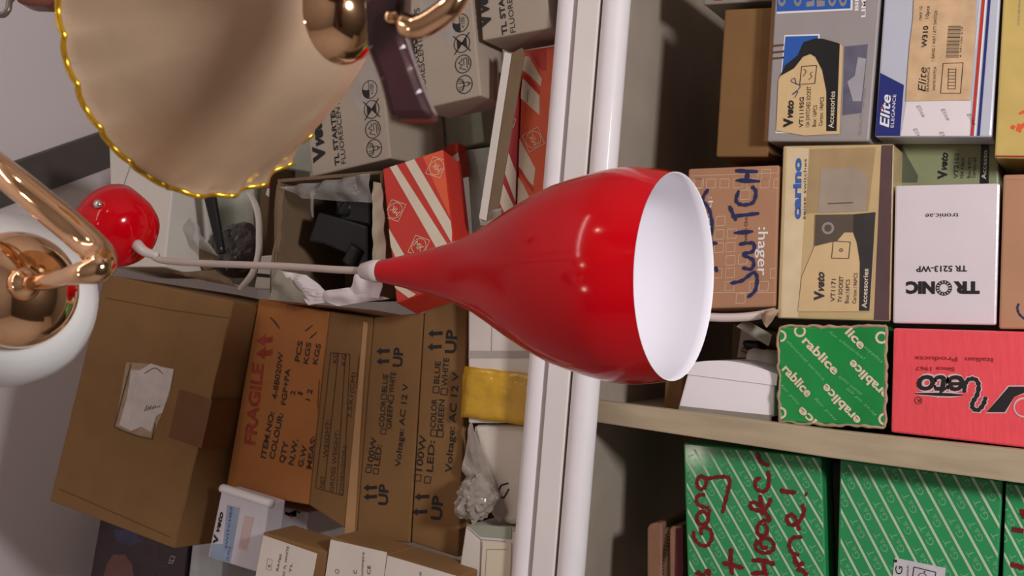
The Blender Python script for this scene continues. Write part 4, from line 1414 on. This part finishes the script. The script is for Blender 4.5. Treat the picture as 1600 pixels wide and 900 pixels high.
mesh_obj('sleeve_body', bm_lathe(at_y(*kg([(650, 450)])[0], 0.80), Vector((0, 0, 1)), [(-0.014, 0.0125), (0.0, 0.0125), (0.004, 0.0118), (0.008, 0.0125), (0.014, 0.0125), (0.018, 0.0105), (0.018, 0.008)], 28, cap0=True), mat('milky_tube_plastic', (1, 1, 1)), t, True)
o = mesh_obj('cardboard_scrap', bm_sheet([at_y(*p, 0.735) for p in kg([(430, 190), (490, 135), (690, 250), (665, 335)])], 16, 8, 0.0014, 0.003, 0.0025, 60, 31.0), CARD_GREY)
tag(o, 'torn grey board flap hanging over the dark gap', 'card')
o = mesh_obj('power_cable', bm_tube([at_y(*p, 0.725) for p in kg([(180, 118), (330, 124), (480, 120), (600, 105), (730, 78)])] , 0.0042, 12, 8), mat('white_cable', srgb(232, 214, 208), 0.4, var=0.02))
tag(o, 'white cable running under the tan marker box behind the red lamp', 'cable')
o = mesh_obj('cardboard_scrap', bm_sheet([at_y(*p, 0.716) for p in kg([(600, 100), (640, 75), (760, 60), (660, 200)])], 16, 12, 0.001, 0.004, 0.006, 80, 33.0), rg)
tag(o, 'frayed tan card scrap at the corner of the green lettered box', 'card')

# ================================================================== LOWER SHELF: GREEN STRIPED BOXES
GT = mat('green_card', srgb(46, 148, 88), 0.4, var=0.05, scale=12, coat=0.25)
GTS = mat('pale_green_stripe', srgb(186, 206, 170), 0.5)
GTT = mat('pale_green_letter', srgb(112, 178, 124), 0.5)
kh = cv(4.09, 1000, 680)
ki = cv(4.09, 1300, 680)


def green_box(label, quad, y, a, c_, sp, h):
    """a, c_: two points on one stripe; sp: distance between stripes, in picture pixels along x"""
    b = Box('striped_box', label, 'box', quad, y, 0.20, GT, 'green boxes with slanting stripes', yaw=0)
    b.clip = (-b.w / 2 + .0008, b.w / 2 - .0008, .0008, b.h - .0008)
    A, C_ = Vector(b.uv(*a)), Vector(b.uv(*c_))
    d = (C_ - A).normalized()                       # down the stripe in the picture
    S = Vector(b.uv(a[0] + sp, a[1])) - A
    nrm = Vector((-d.y, d.x))
    pitch = abs(S.dot(nrm))
    if S.dot(nrm) < 0: nrm = -nrm
    read = -d
    up = Vector((-read.y, read.x))
    tl = pitch * 1.55
    for i in range(-26, 27):
        o = A + nrm * pitch * i
        b.seg(GTS, o - d * 0.5, o + d * 0.5, pitch * 0.17, 1)
        mid = o + nrm * pitch * 0.5
        ph = (i % 2) * pitch * 1.3 + (i % 5) * 0.002
        for j in range(-10, 11):
            st = mid + d * (j * pitch * 2.35 + ph) - up * pitch * 0.22
            e_ = st + read * tl
            if (b.clip[0] - .02 < st.x < b.clip[1] + .02) and (b.clip[2] - .02 < st.y < b.clip[3] + .02):
                b.text_uv(GTT, 'G', st, read, pitch * 0.46, pitch * .50, 1)
                b.text_uv(GTT, '&', st + read * pitch * .58, read, pitch * 0.30, pitch * .32, 1)
                b.text_uv(GTT, 'T', st + read * pitch * .98, read, pitch * 0.46, pitch * .46, 1)
    b.clip = None
    return b


b = green_box('green striped box with dark red marker writing, beside the brown wallet', [(1077, 1010), (1067, 690), (1284, 714), (1296, 1010)], 0.728, kh([(330, 60)])[0], kh([(700, 720)])[0], 21.3, 0)
for st in ([(345, 610), (345, 650), (380, 695), (430, 705), (460, 660), (455, 610), (420, 590), (390, 600), (395, 640)],
           [(440, 510), (400, 485), (365, 520), (380, 565), (430, 560), (440, 500), (450, 470)],
           [(445, 465), (385, 450), (362, 420), (375, 385), (420, 380)],
           [(425, 330), (385, 345), (365, 305), (385, 262), (425, 280), (420, 330)],
           [(385, 262), (440, 275), (510, 265), (568, 272), (572, 320), (545, 430), (530, 500)],
           [(585, 720), (580, 800), (592, 895)], [(525, 815), (600, 830), (665, 850)],
           [(355, 890), (380, 875), (400, 900), (440, 860), (445, 900)],
           [(748, 88), (765, 160), (800, 185), (830, 190)],
           [(775, 270), (740, 290), (745, 340), (790, 360), (820, 330), (826, 270), (820, 225)],
           [(700, 435), (740, 430), (785, 470), (840, 545)], [(700, 440), (720, 470), (790, 480), (830, 430), (836, 400)], [(770, 380), (776, 430), (790, 510)],
           [(840, 545), (790, 545), (755, 580), (755, 630), (800, 640), (815, 600), (795, 560)],
           [(750, 665), (742, 720), (790, 752), (850, 735), (850, 680), (800, 655), (770, 680), (790, 720), (820, 710)],
           [(715, 800), (790, 800), (865, 825)], [(710, 885), (790, 878), (820, 895)], [(790, 800), (800, 880)],
           [(1035, 440), (1050, 490), (1010, 560), (960, 570), (940, 530), (970, 505), (1000, 540), (1020, 610)],
           [(1040, 650), (980, 655), (955, 700), (975, 750), (1020, 765)], [(985, 770), (1005, 825), (1050, 815)],
           [(1000, 860), (1040, 862), (1070, 900)], [(895, 352), (950, 362), (1000, 365)], [(1055, 372), (1070, 380)]):
    b.stroke(MARKER_RED, kh(st), 0.0040 if len(st) > 3 else 0.0048, 3)
b.done()
b = green_box('green striped box with a white label, under the dark board', [(1305, 1010), (1312, 716), (1568, 750), (1554, 1010)], 0.728, ki([(95, 165)])[0], ki([(480, 900)])[0], 25.0, 0)
b.done()
s = Sheet(b, 'paper_label', mat('pale_grey_label', srgb(206, 200, 204), 0.5), ki([(402, 782), (728, 848), (700, 1130), (370, 1060)]), 0.0005, 2)
s.text(INK, '1 G', ki([(448, 945)])[0], ki([(452, 838)])[0], 11, 1)
s.text(INK, 'Switch', ki([(490, 925)])[0], ki([(494, 832)])[0], 4, 1)
s.dot(INK, s.uv(*ki([(408, 802)])[0]), 0.0014, 1)
s.stroke(INK, ki([(505, 1000), (525, 840), (665, 875), (640, 1030)]), 0.0008, 1, False, True)
s.stroke(INK, ki([(588, 870), (598, 872)]), 0.0014, 1, False)
s.ring(INK, s.uv(*ki([(580, 905)])[0]), 0.0035, 0.0035, 0.0006, 1)
s.done()
b = green_box('green striped box with red marker strokes cut by the right edge of the photo', [(1562, 1010), (1571, 752), (1700, 769), (1692, 1010)], 0.728, ki([(1115, 400)])[0], ki([(1215, 590)])[0], 25.0, 0)
for st in ([(1150, 600), (1185, 605), (1227, 612)], [(1140, 825), (1190, 835), (1227, 850)], [(1215, 470), (1220, 500), (1240, 530)]):
    b.stroke(MARKER_RED, ki(st), 0.0048, 3)
b.done()

# --- wallet on the green box
LEA = mat('tan_leather', srgb(150, 108, 84), 0.5, var=0.08, scale=60, bump=0.15, bscale=200)
wl = thing('wallet', 'brown leather zip wallet lying on the marker written green box', 'wallet', at_y(1066, 870, 0.75))
yw = 0.742


def slab_px(pts, y, d, bev):
    return bm_slab([at_y(*p, y) for p in pts], Vector((0, d, 0)), bev)


def roundrect(x0, x1, ytop, ybot, rl, rr=None):
    pts = []
    rr = rl if rr is None else rr
    for k in range(7):
        a = math.pi + k / 6 * math.pi / 2
        pts.append((x0 + rl + rl * math.cos(a), ytop + rl + rl * math.sin(a)))
    for k in range(7):
        a = -math.pi / 2 + k / 6 * math.pi / 2
        pts.append((x1 - rr + rr * math.cos(a), ytop + rr + rr * math.sin(a)))
    return pts + [(x1, ybot), (x0, ybot)]


mesh_obj('cover', slab_px(roundrect(1011, 1034, 817, 1010, 11, 4), yw, 0.10, 0.0015), LEA, wl)
mesh_obj('cover', slab_px(roundrect(1046, 1066, 822, 1010, 7, 3), yw, 0.10, 0.0015), LEA, wl)
mesh_obj('lining', slab_px([(1056, 826), (1067, 823), (1068, 1010), (1052, 1010)], yw - 0.0006, 0.002, 0), mat('dark_red_lining', srgb(92, 26, 36), 0.6), wl)
mesh_obj('zipper_band', slab_px([(1032, 826), (1048, 824), (1048, 1010), (1030, 1010)], yw + 0.004, 0.09, 0.001), mat('brown_zip_tape', srgb(112, 82, 62), 0.8), wl)
zb = bmesh.new()
for i in range(26):
    p = at_y(1045 - 12 * min(1, i / 9) ** 1.4, 836 + i * 5, yw + 0.003)
    join(zb, bm_box(p.x - 0.0011, p.x + 0.0011, p.y - 0.0012, p.y + 0.0016, p.z - 0.0022, p.z + 0.0022, 0.0004, 1))
mesh_obj('zipper_teeth', zb, mat('dark_brass', srgb(96, 76, 54), 0.4, metal=0.8), wl)

# ================================================================== RED PENDANT LAMP
LRED = mat('glossy_red_enamel', srgb(206, 0, 18), 0.13, var=0.02, coat=0.1, croff=0.05)
LRED.node_tree.nodes['Principled BSDF'].inputs['Specular IOR Level'].default_value = 0.3
LIN = mat('white_enamel_inside', srgb(250, 247, 252), 0.45, var=0.005)
CORD = mat('clear_grey_cord', srgb(188, 170, 160), 0.35, var=0.05)
TH = math.radians(30.4)
AX = -EX * math.cos(TH) + FW * math.sin(TH) + EY * (-0.022)
AX.normalize()
D0 = 0.75
O0 = at_d(1057, 432, 0.50)
lamp = thing('pendant_lamp', 'shiny red tulip shaped pendant lamp with white inside, hanging on a pale cord', 'pendant lamp', O0)


def s_of(px):
    t = (px - 800) / FPX
    k0 = (1057 - 800) / FPX
    return (k0 * D0 - t * D0) / (math.cos(TH) + t * math.sin(TH))


pr_px = [(1057, 163), (1042, 165), (1022, 168), (1003, 169.5), (985, 169.5), (965, 167), (940, 161), (910, 152.5), (877, 141), (845, 125), (813, 106), (780, 84), (750, 65), (720, 51), (687, 40), (655, 31), (625, 24), (605, 19.5), (596, 17.5), (590, 15.5), (588, 12)]
prof = []
for px, hw in pr_px:
    s_ = s_of(px)
    prof.append((s_, hw / FPX * (D0 + s_ * math.sin(TH))))
mesh_obj('shade', bm_lathe(O0, AX, prof, 96), LRED, lamp, True)
inner = [(prof[0][0] - 0.0002, prof[0][1])] + [(prof[0][0] + 0.0004, prof[0][1] - 0.0010)] + [(s_ + 0.0004, max(r - 0.0016, 0.004)) for s_, r in prof[1:-1]]
mesh_obj('shade_lining', bm_lathe(O0, AX, inner, 96, cap1=True), LIN, lamp, True)['label'] = 'white inner surface of the shade'
N0 = O0 + AX * prof[-1][0]
mesh_obj('cord_grip', bm_lathe(N0, AX, [(-0.004, 0.0085), (0.002, 0.0088), (0.006, 0.0078), (0.013, 0.0060), (0.016, 0.0030)], 24, cap0=True, cap1=True), mat('milky_plastic', srgb(206, 196, 190), 0.3, var=0.03, coat=0.3), lamp, True)
CA = at_d(216, 384, 0.664)               # where the cord leaves the cup
cax = (EX * 0.70 + EY * 0.50 - FW * 0.50).normalized()
mid = [N0 + AX * 0.012, at_d(520, 421, 0.596), at_d(440, 416, 0.614), at_d(330, 412, 0.639), at_d(255, 407, 0.657), CA + cax * 0.014 + EX * 0.003]
mesh_obj('cord', bm_tube(mid, 0.0030, 10, 10), CORD, lamp, True)
cup = [(s_ * 0.80, r * 0.80) for s_, r in ((0.0, 0.004), (-0.001, 0.012), (-0.004, 0.022), (-0.010, 0.032), (-0.019, 0.0395), (-0.031, 0.0428), (-0.048, 0.0432), (-0.060, 0.0430), (-0.0605, 0.0415), (-0.052, 0.041))]
mesh_obj('ceiling_cup', bm_lathe(CA - cax * 0.002, cax, cup, 64), LRED, lamp, True)
mesh_obj('cord_grip', bm_tube([CA - cax * 0.003, CA + cax * 0.010, CA + cax * 0.018 + EX * 0.007], lambda t: 0.0052 - 0.0017 * t, 14, 5), mat('milky_plastic', (1, 1, 1)), lamp, True)
# screw on the cup's wall
sd = (-EX * 0.35 - EY * 0.62 - FW * 0.70)
sd = (sd - cax * sd.dot(cax)).normalized()
sc = CA - cax * 0.032 + sd * 0.0342
mesh_obj('screw', bm_lathe(sc, sd, [(-0.002, 0.0035), (0.002, 0.0042), (0.004, 0.0030), (0.0045, 0.001)], 20, cap0=True, cap1=True), mat('steel', srgb(210, 205, 200), 0.2, metal=1.0), lamp, True)
top = CA - cax * 0.037
mesh_obj('hanging_wire', bm_tube([top, Vector((top.x, top.y, (top.z + CEIL_Z) / 2)), Vector((top.x, top.y, CEIL_Z))], 0.0012, 8, 4), CORD, lamp, True)

# ================================================================== GOLD LAMP WITH WHITE GLASS (left edge)
GOLD = mat('rose_gold_metal', srgb(242, 196, 152), 0.08, metal=1.0, var=0.03)
OPAL = mat('opal_glass', srgb(224, 222, 218), 0.28, var=0.02, coat=0.4, sss=0.3)
gl = thing('wall_lamp', 'rose gold lamp arm with a round white glass shade at the left edge', 'lamp', at_d(38, 445, 0.36))
P0 = at_d(38, 443, 0.36)
ga = (FW * 0.92 - EX * 0.56 + EY * 0.15).normalized()
cupp = []
R1 = 0.0285
for k in range(13):
    a = math.pi / 2 * k / 12
    cupp.append((R1 * 0.75 * (1 - math.cos(a)), max(R1 * math.sin(a), 0.0004)))
cupp += [(R1 * 0.75 + 0.006, R1 * 1.0), (R1 * 0.75 + 0.006, R1 * 0.93), (R1 * 0.75 - 0.002, R1 * 0.9)]
mesh_obj('cup', bm_lathe(P0, ga, cupp, 64), GOLD, gl, True)
shp = [(0.024, 0.028), (0.027, 0.035), (0.032, 0.043), (0.044, 0.0505), (0.058, 0.0535), (0.072, 0.051), (0.086, 0.044), (0.098, 0.036), (0.098, 0.034), (0.086, 0.042), (0.072, 0.049), (0.058, 0.0515), (0.044, 0.0485), (0.032, 0.041)]
shp = [(s_, r * 0.84) for s_, r in shp]
mesh_obj('glass_shade', bm_lathe(P0, ga, shp, 64), OPAL, gl, True)['label'] = 'white opal glass shade'
arm = [at_d(-190, 130, 0.40), at_d(-80, 205, 0.37), at_d(8, 272, 0.352), at_d(70, 322, 0.345), at_d(125, 368, 0.342), at_d(154, 398, 0.338), at_d(152, 420, 0.332), at_d(120, 428, 0.333), at_d(80, 438, 0.345), P0 + ga * 0.002]
mesh_obj('arm', bm_tube(arm, lambda t: 0.0070 if t < 0.62 else 0.0070 - 0.0030 * min(1, (t - 0.62) / 0.2), 20, 10), GOLD, gl, True)
nb = at_d(172, 413, 0.338)
mesh_obj('set_screw', bm_lathe(nb - EX * 0.004, EX + EY * 0.0, [(-0.002, 0.0018), (0.0, 0.0022), (0.005, 0.0022), (0.006, 0.0016)], 16, cap0=True, cap1=True), GOLD, gl, True)
mesh_obj('finial', bm_lathe(P0, -ga, [(-0.002, 0.008), (0.002, 0.0075), (0.005, 0.0055), (0.007, 0.002)], 24, cap1=True), GOLD, gl, True)
rod = at_d(-190, 130, 0.40)
mesh_obj('hanging_rod', bm_tube([rod, Vector((rod.x, rod.y, rod.z + 0.2)), Vector((rod.x, rod.y, CEIL_Z))], 0.0062, 12, 4), GOLD, gl, True)

# ================================================================== CHANDELIER WITH WOODEN ARM AND SCALLOPED SHADE (top edge)
AMB = mat('amber_glass', srgb(228, 202, 172), 0.26, var=0.12, scale=14, coat=0.3)
GILT = mat('gilt_edge', srgb(224, 176, 50), 0.26, metal=0.85, var=0.1)
WOOD = mat('dark_mahogany', srgb(56, 26, 30), 0.28, var=0.2, scale=20, stretch=(1, 1, 6), coat=0.5)
GOLD2 = GOLD
RC = at_d(328, 45, 0.554 / 1.5)
PC = at_d(546, 18, 0.501 / 1.5)
ax2 = (RC - PC)
H2 = ax2.length
ax2.normalize()
ch = thing('chandelier', 'chandelier arm of dark wood and gold with a scalloped amber glass shade', 'chandelier', PC)
NSC = 24


def flute(t, s, r, ang):
    w = t ** 5
    c = math.cos(NSC * ang)
    return s + 0.0050 * w * abs(math.sin(NSC * ang / 2)) - 0.002 * w, r * (1 + 0.010 * w * c + 0.004 * t * (1 - t) * math.sin(NSC * 2 * ang))


RB2 = 0.080
bell = [(0.0, 0.016), (0.008, 0.0255), (0.016, 0.033), (0.026, 0.0405), (0.037, 0.0475), (0.048, 0.054), (0.058, 0.0595), (0.067, 0.0645), (0.075, 0.069), (0.082, 0.073), (0.087, 0.0765), (H2, RB2)]
bm = bm_lathe(PC, ax2, bell, 240, mod=flute)
r_ = bmesh.ops.solidify(bm, geom=bm.faces[:], thickness=0.0018)
mesh_obj('glass_shade', bm, AMB, ch, True)['label'] = 'scalloped amber glass shade'
u_, w_, a_ = frame(ax2)
rim = []
for k in range(241):
    t = 2 * math.pi * k / 240
    s_, rr = flute(1.0, H2, RB2, t)
    rim.append(PC + a_ * s_ + (u_ * math.cos(t) + w_ * math.sin(t)) * rr)
mesh_obj('gilt_rim', bm_tube(rim, 0.0014, 8, 1), GILT, ch, True)['label'] = 'gilded wavy rim'
R3 = 0.0230
cp = [(R3 * 0.9 * (1 - math.cos(math.pi / 2 * k / 12)) - 0.012, max(R3 * math.sin(math.pi / 2 * k / 12), 0.0003)) for k in range(13)] + [(0.013, R3 * 0.98), (0.016, R3 * 0.9)]
mesh_obj('cup', bm_lathe(PC, ax2, cp, 64), GOLD2, ch, True)
d1 = 0.286
wp = [[(567, -140), (567, 0), (571, 73), (591, 122), (607, 184), (679, 184), (660, 142), (635, 73), (626, 40), (631, 0), (636, -140)]]
poly = [at_d(x, y, d1) for x, y in wp[0]]
mesh_obj('wooden_arm', bm_slab(poly, (FW * 0.95 + EX * 0.12) * 0.016, 0.0028), WOOD, ch)
scr = [at_d(632, 38, 0.276), at_d(655, 42, 0.274), at_d(690, 22, 0.272), at_d(712, -2, 0.272), at_d(735, -60, 0.275), at_d(720, -140, 0.28)]
mesh_obj('scroll', bm_tube(scr, 0.0044, 16, 8), GOLD2, ch, True)
mesh_obj('stud', bm_lathe(at_d(612, 28, 0.2855), -FW, [(0, 0.0028), (0.0015, 0.0028), (0.003, 0.002), (0.0035, 0.0005)], 24, cap1=True), GOLD2, ch, True)
hub = at_d(600, -190, 0.287)
mesh_obj('hub', bm_lathe(hub, Vector((0, 0, 1)), [(-0.035, 0.004), (-0.03, 0.014), (-0.01, 0.024), (0.02, 0.024), (0.035, 0.012), (0.045, 0.006)], 32, cap0=True, cap1=True), WOOD, ch, True)
mesh_obj('hanging_rod', bm_tube([hub + Vector((0, 0, 0.03)), Vector((hub.x, hub.y, hub.z + 0.3)), Vector((hub.x, hub.y, CEIL_Z))], 0.005, 12, 4), GOLD2, ch, True)
wa = thing('ceiling_lamp', 'reddish brown wooden lamp with a dark hook, just showing in the far top left corner', 'lamp', at_d(50, -10, 0.52))
mesh_obj('wooden_arm', bm_slab([at_d(*p, 0.52) for p in ((28, -60), (24, 2), (40, 8), (72, 9), (86, 0), (92, -60))], FW * 0.02, 0.002), mat('reddish_wood', srgb(112, 62, 52), 0.4, var=0.15, coat=0.3), wa)
mesh_obj('hook', bm_tube([at_d(24, -8, 0.525), at_d(15, 2, 0.522), at_d(13, 14, 0.52), at_d(5, 23, 0.52), at_d(-6, 20, 0.52), at_d(-12, 8, 0.52)], 0.0022, 10, 6), mat('dull_grey_metal', (1, 1, 1)), wa, True)
tp = at_d(58, -60, 0.53)
mesh_obj('hanging_rod', bm_tube([tp, Vector((tp.x, tp.y, tp.z + 0.1)), Vector((tp.x, tp.y, CEIL_Z))], 0.004, 10, 3), GOLD, wa, True)
